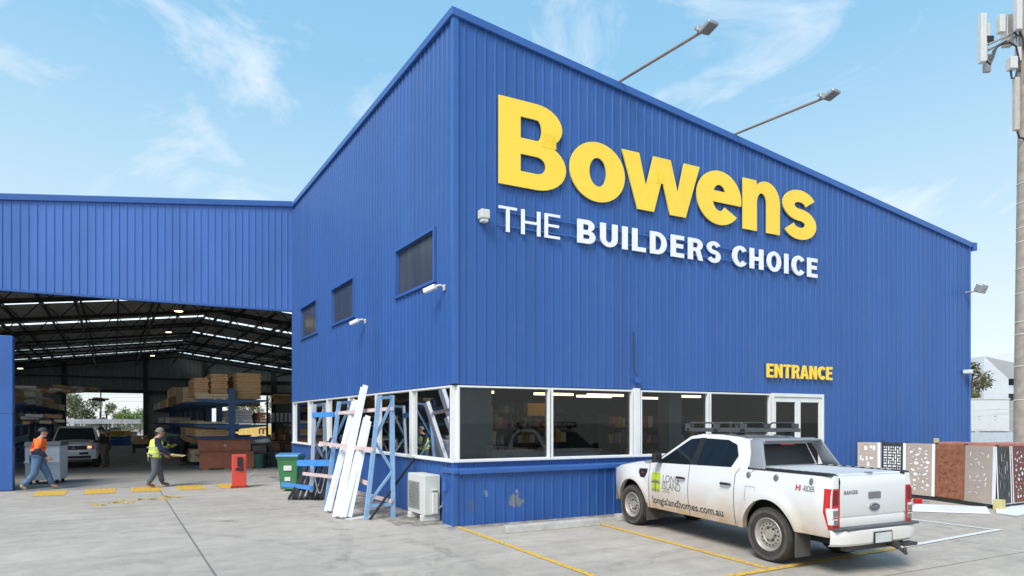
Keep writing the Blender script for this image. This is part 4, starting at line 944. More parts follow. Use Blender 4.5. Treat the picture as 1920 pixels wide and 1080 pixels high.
# ------------------------------------------------------------------ people
def skin_mesh(name, verts, edges, radii, m, parent, root=0, sub=2):
    me = bpy.data.meshes.new(name); me.from_pydata(verts, edges, []); o = bpy.data.objects.new(name, me); col.objects.link(o)
    o.modifiers.new("skin", 'SKIN')
    for i, r in enumerate(radii):
        d = me.skin_vertices[0].data[i]; d.radius = r if isinstance(r, tuple) else (r, r); d.use_root = (i == root)
    s = o.modifiers.new("sub", 'SUBSURF'); s.levels = sub; s.render_levels = sub
    dg = bpy.context.evaluated_depsgraph_get(); dg.update(); nm = bpy.data.meshes.new_from_object(o.evaluated_get(dg)); bpy.data.objects.remove(o)
    nm.materials.clear(); nm.materials.append(m); nm.polygons.foreach_set("use_smooth", [True]*len(nm.polygons))
    o = bpy.data.objects.new(name, nm); col.objects.link(o); o.parent = parent; return o
def person(label, loc, rz, J, top, legs, boots, hair, sleeve=None, vest=None, cap=False, band=None, lower=None):
    """J: joints in metres, x forward, y left"""
    t = thing("person", label, "person", loc, rz); t.scale = (1.10, 1.14, 1.03)
    V = [Vector(v) for v in (J['pel'], J['spi'], J['che'], J['nec'])]
    hd = Vector(J['head']); f = Vector(J.get('look', (1, 0, 0))).normalized()
    V += [hd+Vector((0,0,-.09))+f*.01, hd+f*.01, hd+Vector((0,0,.07))-f*.01, hd+Vector((0,0,-.09))+f*.065, hd+Vector((0,0,-.02))+f*.098]
    E = [(0,1),(1,2),(2,3),(3,4),(4,5),(5,6),(4,7),(5,8)]
    Rr = [.115,.105,.125,.05,.058,.085,.07,.032,.017]
    for s in ('l', 'r'):
        sy = 1 if s == 'l' else -1; a = Vector(J['sh'+s]); b = Vector(J['el'+s]); c = Vector(J['wr'+s]); k = len(V)
        d = (c-b).normalized(); sd = Vector((0, sy, 0))-d*d.y*sy; sd = sd.normalized() if sd.length > .1 else Vector((1,0,0)); fw = d.cross(sd).normalized()
        V += [a, b, c, c+d*.07]; E += [(2,k),(k,k+1),(k+1,k+2),(k+2,k+3)]; Rr += [.055,.042,.028,(.038,.02)]
        for i, (o_, L_) in enumerate(((-.033,.075),(-.011,.09),(.011,.085),(.033,.065))):
            p = c+d*.095+fw*o_; j = len(V); V += [p, p+d*L_*.5+sd*(-.008), p+d*L_*.85+sd*(-.03)]; E += [(k+3,j),(j,j+1),(j+1,j+2)]; Rr += [.0095,.009,.008]
        j = len(V); V += [c+d*.045-fw*.04, c+d*.085-fw*.06-sd*.015]; E += [(k+3,j),(j,j+1)]; Rr += [.011,.009]
        h = Vector(J['hi'+s]); kn = Vector(J['kn'+s]); an = Vector(J['an'+s]); to = Vector(J['to'+s]); k = len(V)
        V += [h, kn, an, to]; E += [(0,k),(k,k+1),(k+1,k+2),(k+2,k+3)]; Rr += [.08,.055,.038,(.04,.03)]
    skin_mesh("body", V, E, Rr, SKIN, t, 0, 2)
    n = len(J)
    # trousers, jacket, sleeves, boots
    tv = [J['pel']]; te = []; tr_ = [(.155,.125)]
    for s in ('l', 'r'):
        k = len(tv); a, b = Vector(J['kn'+s]), Vector(J['an'+s]); tv += [J['hi'+s], J['kn'+s], (a+b)/2, b+Vector((0,0,.03))]; te += [(0,k),(k,k+1),(k+1,k+2),(k+2,k+3)]; tr_ += [.118,.094,.08,.07]
    skin_mesh("trousers", tv, te, tr_, legs, t)
    pel, spi, che, nec = (Vector(J[k]) for k in ('pel','spi','che','nec'))
    def jacket(nm, m, sc_, arms, z0=0.):
        v = [pel+(spi-pel)*z0, spi, che, che+(nec-che)*.55] if z0 < 2 else [spi+(che-spi)*.42, spi+(che-spi)*.7, che, che+(nec-che)*.55]; e = [(0,1),(1,2),(2,3)]; r = [(.165*sc_,.135*sc_),(.155*sc_,.125*sc_),(.17*sc_,.125*sc_),(.085*sc_,.08*sc_)]
        if arms:
            for s in ('l', 'r'):
                k = len(v); v += [J['sh'+s], J['el'+s], Vector(J['wr'+s])*.97+Vector(J['el'+s])*.03]; e += [(2,k),(k,k+1),(k+1,k+2)]; r += [.088,.07,.055]
        return skin_mesh(nm, v, e, r, m, t, 1)
    if vest:
        jacket("sweater", top, 1.1, True); vo = jacket("hi_vis_vest", vest, 1.42, False, -.35)
    else:
        jacket("jacket", top, 1.22, True, .0 if not lower else 9)
        if lower: skin_mesh("jacket_hem", [pel+Vector((0,0,-.05)), spi+(che-spi)*.50], [(0,1)], [(.215,.175),(.205,.168)], lower, t)
    if sleeve:
        for s in ('l', 'r'): skin_mesh("sleeve", [Vector(J['el'+s])+(Vector(J['sh'+s])-Vector(J['el'+s]))*.35, J['el'+s], J['wr'+s]], [(0,1),(1,2)], [.085,.078,.06], sleeve, t)
    for s in ('l', 'r'):
        a, b = Vector(J['an'+s]), Vector(J['to'+s]); d = (b-a); skin_mesh("boot", [a+Vector((0,0,.07)), a+Vector((-.01,0,-.0)), a+d*.5, b], [(0,1),(1,2),(2,3)], [.058,.055,.05,(.046,.036)], boots, t)
    h = MB(); rows = []
    for i in range(7):
        ph = R(90-i*(15 if cap else 17)); rr = .106
        rows.append([tuple(hd+Vector((0,0,.03)) - f*.014 + Vector((rr*1.06*math.cos(ph)*math.cos(q_), rr*.92*math.cos(ph)*math.sin(q_), rr*1.1*math.sin(ph)))) for q_ in [2*math.pi*j/16 for j in range(17)]])
    h.grid(rows)
    if cap: h.grid([[tuple(hd+Vector((0,0,.045))+f*(.07+.085*k)+Vector((0, y*(1-.25*k), -.015*k))) for y in (-.08,-.04,0,.04,.08)] for k in (0, 1)])
    h.build("cap" if cap else "hair", hair, t, smooth=True, fix=False)
    e = MB(); si = f.cross(Vector((0,0,1)))
    for s in (-1, 1): e.lathe([(0, -.008), (.009, 0), (0, .008)], tuple(hd+f*.082+si*s*.033+Vector((0,0,.012))), 'z', 8)
    e.build("eyes", BLACK, t)
    e = MB()
    for s in (-1, 1): e.lathe([(0, -.03), (.012, -.015), (.014, .01), (0, .03)], tuple(hd+si*s*.088+Vector((0,0,-.01))), 'z', 8)
    e.build("ears", SKIN, t)
    if band:
        for fz in (.18, .62):
            p = pel+(che-pel)*fz; b = MB(); b.lathe([(1.0, -.022), (1.005, .022)], (0, 0, 0), 'z', 24)
            w = .215 if fz < .4 else .222
            b.v = [(p.x+v[0]*w*(1.17 if fz > .4 else 1.12)*.82, p.y+v[1]*w*1.15, p.z+v[2]) for v in b.v]; b.build("reflective_band", band, t, smooth=True)
    return t
ORANGE = mat("hi_vis_orange", (1.0, .17, .025), .7, var=.1, scale=8); NAVY = mat("navy_cloth", (.02, .03, .07), .8, var=.25, scale=10)
DENIM = mat("denim", (.10, .17, .30), .8, var=.3, scale=9); TAN = mat("tan_boot", (.45, .28, .17), .7, var=.15, scale=12); BROWN = mat("brown_boot", (.20, .09, .045), .7)
LIME = mat("hi_vis_lime", (.78, 1.0, .13), .7, var=.1, scale=8); GREYT = mat("grey_trouser", (.10, .11, .14), .8, var=.25, scale=9); REFL = mat("reflective_tape", (.55, .56, .55), .3, .4)
BLKC = mat("black_cloth", (.016, .016, .018), .8, var=.3, scale=8); KHAKI = mat("khaki_trouser", (.11, .09, .065), .8, var=.2, scale=8); HAIRG = mat("short_grey_hair", (.22, .18, .15), .8, var=.3, scale=30); CAPK = mat("dark_cap", (.03, .032, .04), .7)
stride = dict(pel=(0,0,.93), spi=(.02,0,1.12), che=(.05,0,1.34), nec=(.09,0,1.50), head=(.13,0,1.63), hil=(0,.09,.90), hir=(0,-.09,.90),
    knl=(.24,.09,.52), anl=(.42,.09,.10), tol=(.60,.09,.055), knr=(-.06,-.09,.47), anr=(-.40,-.09,.16), tor=(-.27,-.09,.045),
    shl=(.04,.20,1.40), shr=(.04,-.20,1.40), ell=(-.04,.25,1.12), elr=(.02,-.25,1.12), wrl=(.10,.24,.90), wrr=(.22,-.22,.94))
for k_ in ("knl", "anl", "tol", "knr", "anr", "tor"):
    v_ = stride[k_]; stride[k_] = (v_[0]*.74, v_[1], v_[2]*(.8 if k_ == "anr" else 1))
face = RX         # walking along the crossing
person("man in bright orange and navy jacket, cap and jeans striding past the blue door", (*gp(70, 919), 0), face+R(8), dict(stride), ORANGE, DENIM, TAN, CAPK, sleeve=NAVY, cap=True, lower=NAVY)
st2 = dict(stride); st2.update(knl=(.12,.09,.50), anl=(.20,.09,.10), tol=(.37,.09,.055), knr=(.0,-.09,.48), anr=(-.16,-.09,.11), tor=(.0,-.09,.045), elr=(.10,-.24,1.13), wrr=(.34,-.20,.98), ell=(.03,.25,1.11), wrl=(.26,.22,.94), head=(.14,0,1.62))
person("man in lime hi-vis vest and grey trousers walking with a yellow paper", (*gp(290, 914), 0), face+R(14), st2, NAVY, GREYT, BROWN, HAIRG, vest=LIME, band=REFL)
pp = gp(290, 914); mb = MB(); mb.box((0, 0, 0), (.34, .24, .02), .3, R(-14)); mb.box((.1, -.02, .015), (.2, .14, .012), .5, R(-10)); o = mb.build("folded_paper", mat("yellow_paper", (.78, .68, .34), .7))
put(o, (pp[0]+.62, pp[1]-.18, .96)); o.rotation_euler = (0, R(8), face); tag(o, "pale yellow folded paper held by the man in the lime vest", "paper")
stand = dict(pel=(0,0,.92), spi=(.01,0,1.10), che=(.05,0,1.32), nec=(.10,0,1.47), head=(.17,0,1.58), hil=(0,.09,.90), hir=(0,-.09,.90), knl=(.04,.10,.50), anl=(.0,.10,.09), tol=(.16,.12,.045), knr=(.02,-.10,.50), anr=(-.04,-.10,.09), tor=(.12,-.12,.045),
    shl=(.05,.2,1.38), shr=(.05,-.2,1.38), ell=(.10,.26,1.12), elr=(.12,-.25,1.12), wrl=(.36,.16,1.10), wrr=(.38,-.12,1.08))
person("man in black jacket and khaki trousers standing beside the white vehicle", (*gp(198, 877), 0), R(180)+face-R(10), stand, BLKC, KHAKI, BROWN, CAPK)
bend = dict(stand); bend.update(spi=(.12,0,1.05), che=(.34,0,1.12), nec=(.50,0,1.10), head=(.62,0,1.06), shl=(.36,.2,1.14), shr=(.36,-.2,1.14), ell=(.48,.24,.90), elr=(.48,-.24,.90), wrl=(.66,.16,.78), wrr=(.66,-.16,.78), look=(.8, 0, -.6))
person("man in dark clothes with lime sleeves bending over the rack", (*gp(345, 872), 0), R(150), bend, NAVY, BLKC, BROWN, CAPK, sleeve=LIME)

PLAN = True
# ------------------------------------------------------------------ the open timber shed
ROOFM = mat("shed_roof_sheet", (.74, .74, .70), .6, .0, var=.1); WALLM = mat("shed_wall_sheet", (.17, .185, .165), .6, .0, var=.15); TRUSS = mat("truss_steel", (.022, .024, .023), .6)
SY0, SY1, SX0, SX1, RZ, SL = 14.18, 76.0, -20.0, 19.0, 9.78, .123
rz2 = lambda x: RZ - SL*abs(x)
shed = thing("timber_shed", "deep open fronted shed with blue ribbed fascia and dark steel trussed roof", "shed", k=1)
mb = MB(); ribs(mb, (0,SY0,0), X, (0,-1,0), SX0, -.03, 6.08, lambda s: rz2(s)+.24, pitch=.225)
mb.build("fascia", weather(mat("brighter_blue_cladding", (.068, .165, .47), .40, var=.08, scale=.9, stretch=(1.5, 1.5, .35)), .035), shed)
mb = MB(); mb.prism([(SX0, rz2(SX0)+.10), (-.05, rz2(0)+.10), (-.05, rz2(0)+.30), (SX0, rz2(SX0)+.30)], lambda a, b, d: (a, d, b), SY0-.09, SY0+.15); mb.build("fascia_capping", BLUE2, shed, bevel=.01)
mb = MB(); mb.bb(SX0, -.05, SY0-.036, SY0+.10, 6.02, 6.085); mb.build("fascia_trim", BLUE2, shed)
mb = MB(); mb.grid([[(SX0, SY0+.2, 6.1), (-.05, SY0+.2, 6.1)], [(SX0, SY0+.2, rz2(SX0)+.1), (-.05, SY0+.2, 9.85)]]); mb.build("fascia_lining", WALLM, shed)
strips = {-1: (34.8, 44.2, 62.6, 71.4), 1: (35.8, 45.0, 54.7, 74.6)}
SKYL = bpy.data.materials.new("translucent_sheet"); SKYL.use_nodes = True
n_ = SKYL.node_tree.nodes; b_ = n_["Principled BSDF"]; b_.inputs['Base Color'].default_value = (.9, .92, .9, 1); b_.inputs['Roughness'].default_value = .6; b_.inputs['Transmission Weight'].default_value = .0
tr_n = n_.new("ShaderNodeBsdfTranslucent"); tr_n.inputs['Color'].default_value = (.95, .96, .95, 1); tp_n = n_.new("ShaderNodeBsdfTransparent"); mx_n = n_.new("ShaderNodeMixShader"); mx_n.inputs[0].default_value = .3
SKYL.node_tree.links.new(tr_n.outputs[0], mx_n.inputs[1]); SKYL.node_tree.links.new(tp_n.outputs[0], mx_n.inputs[2]); SKYL.node_tree.links.new(mx_n.outputs[0], n_["Material Output"].inputs['Surface'])
for s in (-1, 1):
    ex = SX0 if s < 0 else SX1; ys_ = [SY0] + [v for c in strips[s] for v in (c-.42, c+.42)] + [SY1]
    for i in range(len(ys_)-1):
        q = MB(); n = 1
        if i % 2: q.add([(0, ys_[i], RZ), (ex, ys_[i], rz2(ex)), (ex, ys_[i+1], rz2(ex)), (0, ys_[i+1], RZ)], [(0,1,2,3)]); q.build("skylight_strip", SKYL, shed)
        else:
            rows = [[], []]; y = ys_[i]; k = 0
            while y < ys_[i+1]-.01:
                for xx, r in ((0, rows[0]), (ex, rows[1])): r.append((xx, y, rz2(xx)+(.0, .04)[k % 2]))
                y += .19; k += 1
            for xx, r in ((0, rows[0]), (ex, rows[1])): r.append((xx, ys_[i+1], rz2(xx)))
            q.grid(rows); q.build("roof_sheet", ROOFM, shed)
mb = MB()
BO = ((-10.4, -2.77), (3.3, 10.9)); HD = 5.2
for a, b, z0 in ((SX0, -10.4, 0), (-10.4, -2.77, HD), (-2.77, 3.3, 0), (3.3, 10.9, HD), (10.9, SX1, 0)): ribs(mb, (0,SY1,0), X, (0,-1,0), a, b, z0, rz2, pitch=.42, w=.1, h=.05)
mb.build("back_wall", WALLM, shed)
mb = MB(); mb.grid([[(SX0, SY0, 0), (SX0, SY1, 0)], [(SX0, SY0, rz2(SX0)), (SX0, SY1, rz2(SX0))]]); mb.grid([[(SX1, SY0, 0), (SX1, SY1, 0)], [(SX1, SY0, rz2(SX1)), (SX1, SY1, rz2(SX1))]]); mb.build("side_walls", WALLM, shed)
for a in (-10.4, -2.77, 3.3, 10.9):
    mb = MB(); mb.bb(a-.22, a+.22, SY1-.3, SY1-.06, 0, rz2(a)-.4); mb.build("column", TRUSS, shed)
mb = MB(); mb.bb(SX0, SX1, SY1-.25, SY1-.06, HD-.12, HD+.25); mb.bb(SX0, SX1, SY1-.25, SY1-.06, HD+1.5, HD+1.65); mb.build("girt", TRUSS, shed)
yy = 19.0
while yy < SY1-1:                                        # lattice trusses across the shed
    q = MB(); xs_ = [SX0+.4+i*(SX1-SX0-.8)/22 for i in range(23)]; dz = 1.05
    for a, b in ((SX0+.2, 0), (0, SX1-.2)):
        q.bar((a, yy, rz2(a)-.18), (b, yy, rz2(b)-.18), .12, .14); q.bar((a, yy, rz2(a)-dz-.1), (b, yy, rz2(b)-dz-.1), .12, .13)
    for i in range(22):
        a, b = xs_[i], xs_[i+1]; m_ = (a+b)/2
        q.bar((a, yy, rz2(a)-.2), (m_, yy, rz2(m_)-dz-.05), .05, .05); q.bar((m_, yy, rz2(m_)-dz-.05), (b, yy, rz2(b)-.2), .05, .05)
    q.build("truss", TRUSS, shed); yy += 7.05
for i in range(-10, 11):                                 # purlins along the shed
    x = i*1.85
    q = MB(); q.bar((x, SY0+.3, rz2(x)-.11), (x, SY1, rz2(x)-.11), .09, .17)
    if i % 2 == 0: q.bar((x, SY0+.3, rz2(x)-1.12), (x, SY1, rz2(x)-1.12), .10, .16)
    q.build("purlin", TRUSS, shed)
mb = MB(); mb.bb(-12.6, -8.29, 12.17, 12.72, 0.02, 2.2); mb.bb(-12.6, -8.29, 12.172, 12.718, 2.21, 4.45); 
tag(mb.build("blue_steel_screen", BLUE2, bevel=.01), "plain blue steel panelled block at the left edge before the shed", "screen wall")
# lamps in the shed
t = thing("high_bay_lamp", "single glowing yellow high bay lamp under the shed roof", "lamp", (-3.06, 24.94, 7.25), 0, None, 1)
mb = MB(); mb.lathe([(0, .0), (.12, .02), (.13, .08), (0, .12)], (0, 0, 0), 'z', 16); mb.build("bulb", mat("lamp_glow", (1, .8, .4), .4, emit=(1, .74, .25, 30)), t)
mb = MB(); mb.lathe([(.22, .03), (.14, .28), (.05, .36), (.02, 1.2)], (0, 0, 0), 'z', 16); mb.build("reflector", GALV, t)
PLAN = False
for px, py, Y, w_ in ((38, 691, 48, "left, beside the blue block"), (316, 623, 46, "under the ridge nearer the front"), (298, 649, 62, "under the ridge deeper in"), (286, 667, 60, "left of the ridge over the far opening")):
    p = dp(px, py, Y); mb = MB(); mb.bb(-.16, .16, -.04, .04, -.03, .03); o = mb.build("shed_light", mat("shed_tube", (.9, .85, .6), .4, emit=(1, .9, .55, 2.0))); put(o, p); o.rotation_euler = (0, 0, -TH)
    tag(o, "small lit tube hanging in the shed " + w_, "light", "small lit tubes in the shed")

# racks of timber
PLAN = True
def cantilever(x, y0, y1, step, levels, arm, label, top):
    t = thing("cantilever_rack", label, "rack", (x, y0), 0, "steel racks of timber in the shed", 1); y = 0
    while y <= y1-y0+.01:
        q = MB(); q.bb(-.13, .13, y-.09, y+.09, 0, top); q.bb(-arm, arm, y-.07, y+.07, .0, .16); q.build("post", RACKDK, t)
        for z in levels:
            for s in (-1, 1):
                q = MB(); q.prism([(s*.13, z-.20), (s*arm, z-.07), (s*arm, z), (s*.13, z)], lambda a, b, d: (a, d, b), y-.06, y+.06); q.build("arm", RACKDK, t)
        y += step
    q = MB()
    for z in (.5, top-.15): q.bar((0, 0, z), (0, y-step, z), .06, .10)
    q.build("stretcher", RACKDK, t)
cantilever(-1.38, 19.65, 58, 4.2, (.62, 1.34, 1.86, 2.93), 1.45, "navy steel rack of timber in the middle of the shed behind the brown crates", 3.4)
cantilever(-10.4, 22.0, 60, 4.2, (.9, 1.9, 2.85), 1.2, "navy steel rack of mixed stock along the left behind the blue block", 3.3)
def end_mat(name, c, c2):
    m = mat(name, c, .75, scale=9, c2=c2, bump=.3, bscale=25); return m
CHIP = end_mat("chipboard_ends", (.58, .33, .17), (.80, .52, .28)); PINE = end_mat("pine_boards", (.66, .48, .28), (.82, .64, .42)); PLY = end_mat("plywood_face", (.58, .36, .17), (.70, .46, .23)); WRAP = end_mat("wrapped_pack", (.6, .6, .58), (.8, .8, .8)); MERB = end_mat("hardwood_pack", (.36, .14, .07), (.52, .24, .12)); TEAL = mat("teal_wrap", (.05, .30, .35), .5)
PK = "packs of timber on the shed racks"
def pack(x0, x1, y0, y1, z, h, m, label, n=5):
    q = MB(); hh = h/n
    for i in range(n): q.bb(x0+.02*(i % 2), x1-.015*(i % 3), y0+.03*((i*7) % 3), y1, z+i*hh, z+(i+1)*hh-.012)
    tag(q.build("timber_pack", m), label, "timber pack", PK)
pack(-1.15, -.15, 19.9, 23.4, 2.98, 1.12, PLY, "tall flat brown board pack at the front end of the top arms", 14)
pack(-2.1, -1.42, 20.5, 23.2, 3.12, .95, CHIP, "orange brown chipboard pack left of the tall pack on the top arms", 9)
pack(-2.75, -2.15, 20.9, 23.6, 3.1, .80, CHIP, "second chipboard pack further left on the top arms", 8)
pack(-2.75, -1.4, 19.9, 20.4, 2.96, .22, PINE, "low pale boards under the chipboard packs on the top arms", 2)
pack(-2.8, -1.7, 26.0, 30.5, 2.96, .75, PINE, "pale yellow pack behind the chipboard packs on the top arms", 6)
pack(-2.8, -1.6, 31.5, 37, 2.96, .45, MERB, "reddish pack midway along the top arms", 3)
pack(-2.8, -1.7, 33, 38, 3.45, .55, PINE, "pale pack stacked on the reddish pack midway along the top arms", 4)
pack(-2.8, -1.5, 39, 47, 2.96, .5, CHIP, "long brown pack far along the top arms", 3)
pack(-2.8, -1.6, 48, 57, 2.96, .5, WRAP, "white wrapped pack at the far end of the top arms", 3)
pack(-.2, .1, 20, 25, 1.9, .5, MERB, "dark reddish pack on the right arms below the plywood", 4)
pack(-1.2, -.4, 20.5, 26, 1.9, .62, WRAP, "grey wrapped pack on the right arms below the tall pack", 5)
pack(-2.7, -1.55, 20.2, 24, 1.9, .10, PINE, "thin pale boards on the second arms near the front post", 2)
pack(-2.75, -1.6, 28, 34, 1.9, .16, PINE, "thin yellowish boards on the second arms midway", 2)
pack(-2.75, -1.6, 36, 38.5, 1.9, .34, WRAP, "pale wrapped pack on the second arms beyond the yellowish boards", 2)
pack(-2.75, -1.6, 39, 41, 1.9, .38, RED, "bright red pack on the second arms", 2)
pack(-2.75, -1.6, 42, 50, 1.9, .40, TEAL, "teal wrapped pack on the second arms", 2)
pack(-2.75, -1.45, 20.1, 23.5, 1.36, .30, CHIP, "flat brown cartons on the third arms right behind the crates", 3)
pack(-2.8, -1.6, 24.4, 27.5, .95, .75, PLY, "big brown carton stack on the third arms behind the bending man", 5)
pack(-2.8, -1.6, 30, 40, .66, .4, TEAL, "teal pack on the lowest arms midway", 3)
pack(-2.9, -1.6, 42, 52, .66, .45, WRAP, "wrapped pale pack far along the lowest arms", 3)
pack(-2.75, -1.6, 22.2, 24.2, .18, .55, PINE, "pale carton near the floor beside the crates", 3)
pack(-11.4, -10.6, 24, 29, 2.9, .55, PINE, "pale timber pack high on the left rack beside the blue block", 5)
pack(-11.2, -10.2, 30, 36, 2.9, .85, PLY, "brown stacked boards high on the left rack", 6)
pack(-10.9, -9.7, 36.5, 41, 2.9, 1.15, WRAP, "tall grey wrapped pack on top of the left rack", 7)
pack(-10.9, -9.6, 42, 50, 2.9, .7, CHIP, "brown pack further back on top of the left rack", 5)
pack(-10.4, -9.4, 51, 58, 2.9, .45, PINE, "pale pack at the far end on top of the left rack", 4)
pack(-11.3, -9.5, 26, 44, 1.92, .45, BLACK, "black pack on the middle arms of the left rack", 3)
pack(-10.6, -9.4, 46, 58, 1.92, .22, RED, "red lengths on the middle arms of the left rack", 2)
pack(-11.0, -9.8, 24, 34, .95, .35, TEAL, "teal pack on the low arms of the left rack", 3)
PLAN = False
q = random.Random(21)
XM = [CHIP, PINE, WRAP, MERB, PLY, BLACK, WRAP, PINE]
for i, (lab, x0, y, z) in enumerate((("top right arms behind the tall pack", .25, 24.5, 2.98), ("second arms just left of the front post", -1.9, 24.8, 1.9), ("second arms, two bays from the front post", -2.1, 26.4, 1.92), ("third arms above the bending man", -2.0, 29.5, 1.38), ("third arms well past the bending man", -2.2, 33.5, 1.38), ("third arms towards the far wall", -2.2, 40.0, 1.38), ("lowest arms beside the bending man", -2.1, 27.0, .66), ("right arms low beside the yellow wall view", .7, 22.0, 1.36), ("right arms under the view of the yellow wall", .6, 26.0, .66), ("top arms over the middle bays", -.9, 30.0, 2.96), ("floor under the front arms", -2.2, 25.6, .17), ("floor under the middle arms", -2.2, 31.0, .17))):
    mb = MB(); w_ = q.uniform(.35, .55)
    for k in range(q.randrange(2, 5)): a = q.uniform(-.08, .08); mb.bb(x0-w_+a, x0+w_+a, y-.9+q.uniform(-.2, .2), y+.9, z+k*.13, z+k*.13+.12)
    tag(mb.build("board_bundle", XM[i % 8]), "small bundle of boards on the " + lab if "floor" not in lab else "small bundle of boards on the " + lab, "board bundle", "small bundles on the shed racks")
for i, (lab, y, z, h) in enumerate((("topmost heap nearest the blue block", 27.5, 3.5, .3), ("topmost heap over the brown boards", 33.0, 3.8, .35), ("heap above the tall grey pack", 38.5, 4.1, .25), ("heap spilling off the far end", 47.0, 3.65, .3), ("heap on the middle arms nearest the front", 24.0, 1.95, .5))):
    mb = MB()
    for k in range(7): mb.cur = k % 4; mb.box((-10.4+q.uniform(-.5, .6), y+q.uniform(-.8, .8), z-.02+h*.7*q.random()), (q.uniform(.25, .7), q.uniform(1.2, 2.2), .13), q.uniform(-.12, .12), q.uniform(-.04, .04), q.uniform(-.08, .08))
    tag(mb.build("board_heap", [PINE, WRAP, CHIP, MERB]), "untidy " + lab + " on the left rack", "board heap", "untidy heaps on the left rack")
# brown crates, red post, bins, trolley
FR = -TH; FX = RX
def framed(px, py, w_, d_, rz=0.):           # base centre of a box seen front on at a pixel of its front edge
    x, y = gp(px, py); return (x + math.sin(-rz)*d_/2, y + math.cos(rz)*d_/2, 0)
t = thing("storage_crate", "long reddish brown crate on the shed floor in front of the rack", "crate", framed(429, 880, 2.05, .85), FX, "stacked reddish brown crates", 1)
mb = MB(); mb.bb(-1.02, 1.02, -.42, .42, .05, .70); mb.bb(-.98, .98, -.44, -.421, .60, .68); mb.build("case", REDW, t, bevel=.01)
mb = MB(); mb.bb(-1.04, 1.04, -.43, .43, .705, .745); mb.build("lid", REDW, t, bevel=.008)
for x in (-.8, .0, .8):
    mb = MB(); mb.bb(x-.12, x+.12, -.40, .40, 0, .05); mb.build("skid", WOOD, t)
t = thing("storage_crate", "upper reddish brown crate stacked on the long one before the rack", "crate", (*framed(425, 880, 2.0, .85)[:2], .75), FX, "stacked reddish brown crates", 1)
mb = MB(); mb.bb(-1.0, .98, -.36, .40, 0, .44); mb.build("case", REDW, t, bevel=.01)
mb = MB(); mb.bb(-1.02, 1.0, -.38, .42, .445, .48); mb.build("lid", REDW, t, bevel=.008)
mb = MB(); mb.bb(-.05, .05, -.375, -.361, .22, .28); mb.build("latch", GALV, t)
t = thing("red_post", "bright red cabinet post with a black handset at the crossing", "post", framed(450, 915, .42, .34), FX, None, 1)
mb = MB(); mb.bb(-.2, .2, -.17, .17, .05, 1.0); mb.build("cabinet", RED, t, bevel=.02)
mb = MB(); mb.bb(-.23, .23, -.2, .2, 0, .05); mb.build("base", mat("dark_red_base", (.35, .04, .03), .5), t)
mb = MB(); mb.bb(-.05, .09, -.23, -.171, .66, .93); mb.tube([(.05, -.2, .66), (.1, -.22, .60), (.0, -.21, .54), (-.06, -.2, .62)], .018, 6); mb.build("handset", BLACK, t, bevel=.006)
mb = MB(); mb.bb(-.1, .12, -.176, -.171, .52, .60); mb.build("plate", NAVY, t)
t = thing("waste_container", "pale grey metal waste container on castors behind the orange jacket man", "container", framed(86, 908, 1.0, .9), FX, None, 1)
mb = MB(); q_ = [(-.45, .14), (.45, .14), (.5, .72), (.5, 1.22), (-.5, 1.22), (-.5, .72)]
mb.prism(q_, lambda a, b, d: (d, a, b), -.44, .44); mb.bb(-.46, .46, -.53, -.495, .68, .74); mb.build("body", mat("pale_zinc", (.70, .73, .75), .5, .0, var=.08), t, bevel=.012)
mb = MB(); mb.prism([(-.53, 1.22), (.53, 1.22), (.5, 1.33), (-.4, 1.36)], lambda a, b, d: (d, a, b), -.47, .47); mb.build("lid", mat("dark_lid", (.13, .13, .14), .5), t, bevel=.02)
for x in (-.34, .34):
    for y in (-.34, .34):
        mb = MB(); mb.lathe([(0, -.03), (.07, -.03), (.07, .03), (0, .03)], (x, y, .07), 'x', 14); mb.build("castor", RUBBER, t)
t = thing("work_trolley", "dark trolley with a white bundle on top right of the crates", "trolley", dp(490, 860, 31)[:2], FX, None, 1)
mb = MB()
for x in (-.4, .4):
    for y in (-.25, .25): mb.bar((x, y, 0), (x, y, .98), .04, .04)
mb.bb(-.45, .45, -.3, .3, .95, 1.0); mb.bb(-.45, .45, -.3, .3, .3, .34); mb.build("frame", DKSTEEL, t)
mb = MB(); mb.tube([(-.34, 0, 1.12), (-.25, 0, 1.17), (0, .02, 1.2), (.25, 0, 1.17), (.36, 0, 1.12)], [.06, .15, .19, .16, .05], 12); o = mb.build("white_bundle", mat("white_wrap", (.75, .75, .75), .6), smooth=True)
o.location = t.location; o.rotation_euler = (0, 0, FX); tag(o, "white wrapped bundle lying on the dark trolley", "bundle")
mb = MB(); mb.lathe([(0, 0), (.22, 0), (.27, .62), (.25, .62), (.2, .04), (0, .04)], (0, 0, 0), 'z', 20); o = mb.build("plastic_tub", mat("dark_green_tub", (.02, .09, .07), .5), smooth=True); put(o, (*gp(487, 878), 0)); tag(o, "dark green plastic tub on the floor right of the crates", "tub")
t = thing("stock_shelf", "dark shelf with white tubes and brown cartons at the store end of the shed", "shelving", (2.0, 25.2), FX, None, 1)
mb = MB()
for x in (-.9, .9):
    for y in (-.35, .35): mb.bar((x, y, 0), (x, y, 3.3), .07, .07)
for z in (.5, 1.05, 1.95): mb.bb(-.95, .95, -.4, .4, z-.05, z)
mb.build("frame", DKSTEEL, t)
mb = MB()
for i in range(9): mb.lathe([(0, 0), (.07, 0), (.07, .48), (0, .48)], (-.82+i*.2, -.2, 1.95), 'z', 10)
mb.build("white_tubes", mat("white_tube", (.8, .79, .75), .5), t)
mb = MB()
for i in range(10): mb.cur = i % 3; mb.bb(-.88+i*.175, -.74+i*.175, -.3, .2, 1.05, 1.32+.09*((i*5) % 4))
for i in range(6): mb.cur = i % 3; mb.bb(-.85+i*.28, -.62+i*.28, -.3, .2, .5, .7+.07*((i*3) % 4))
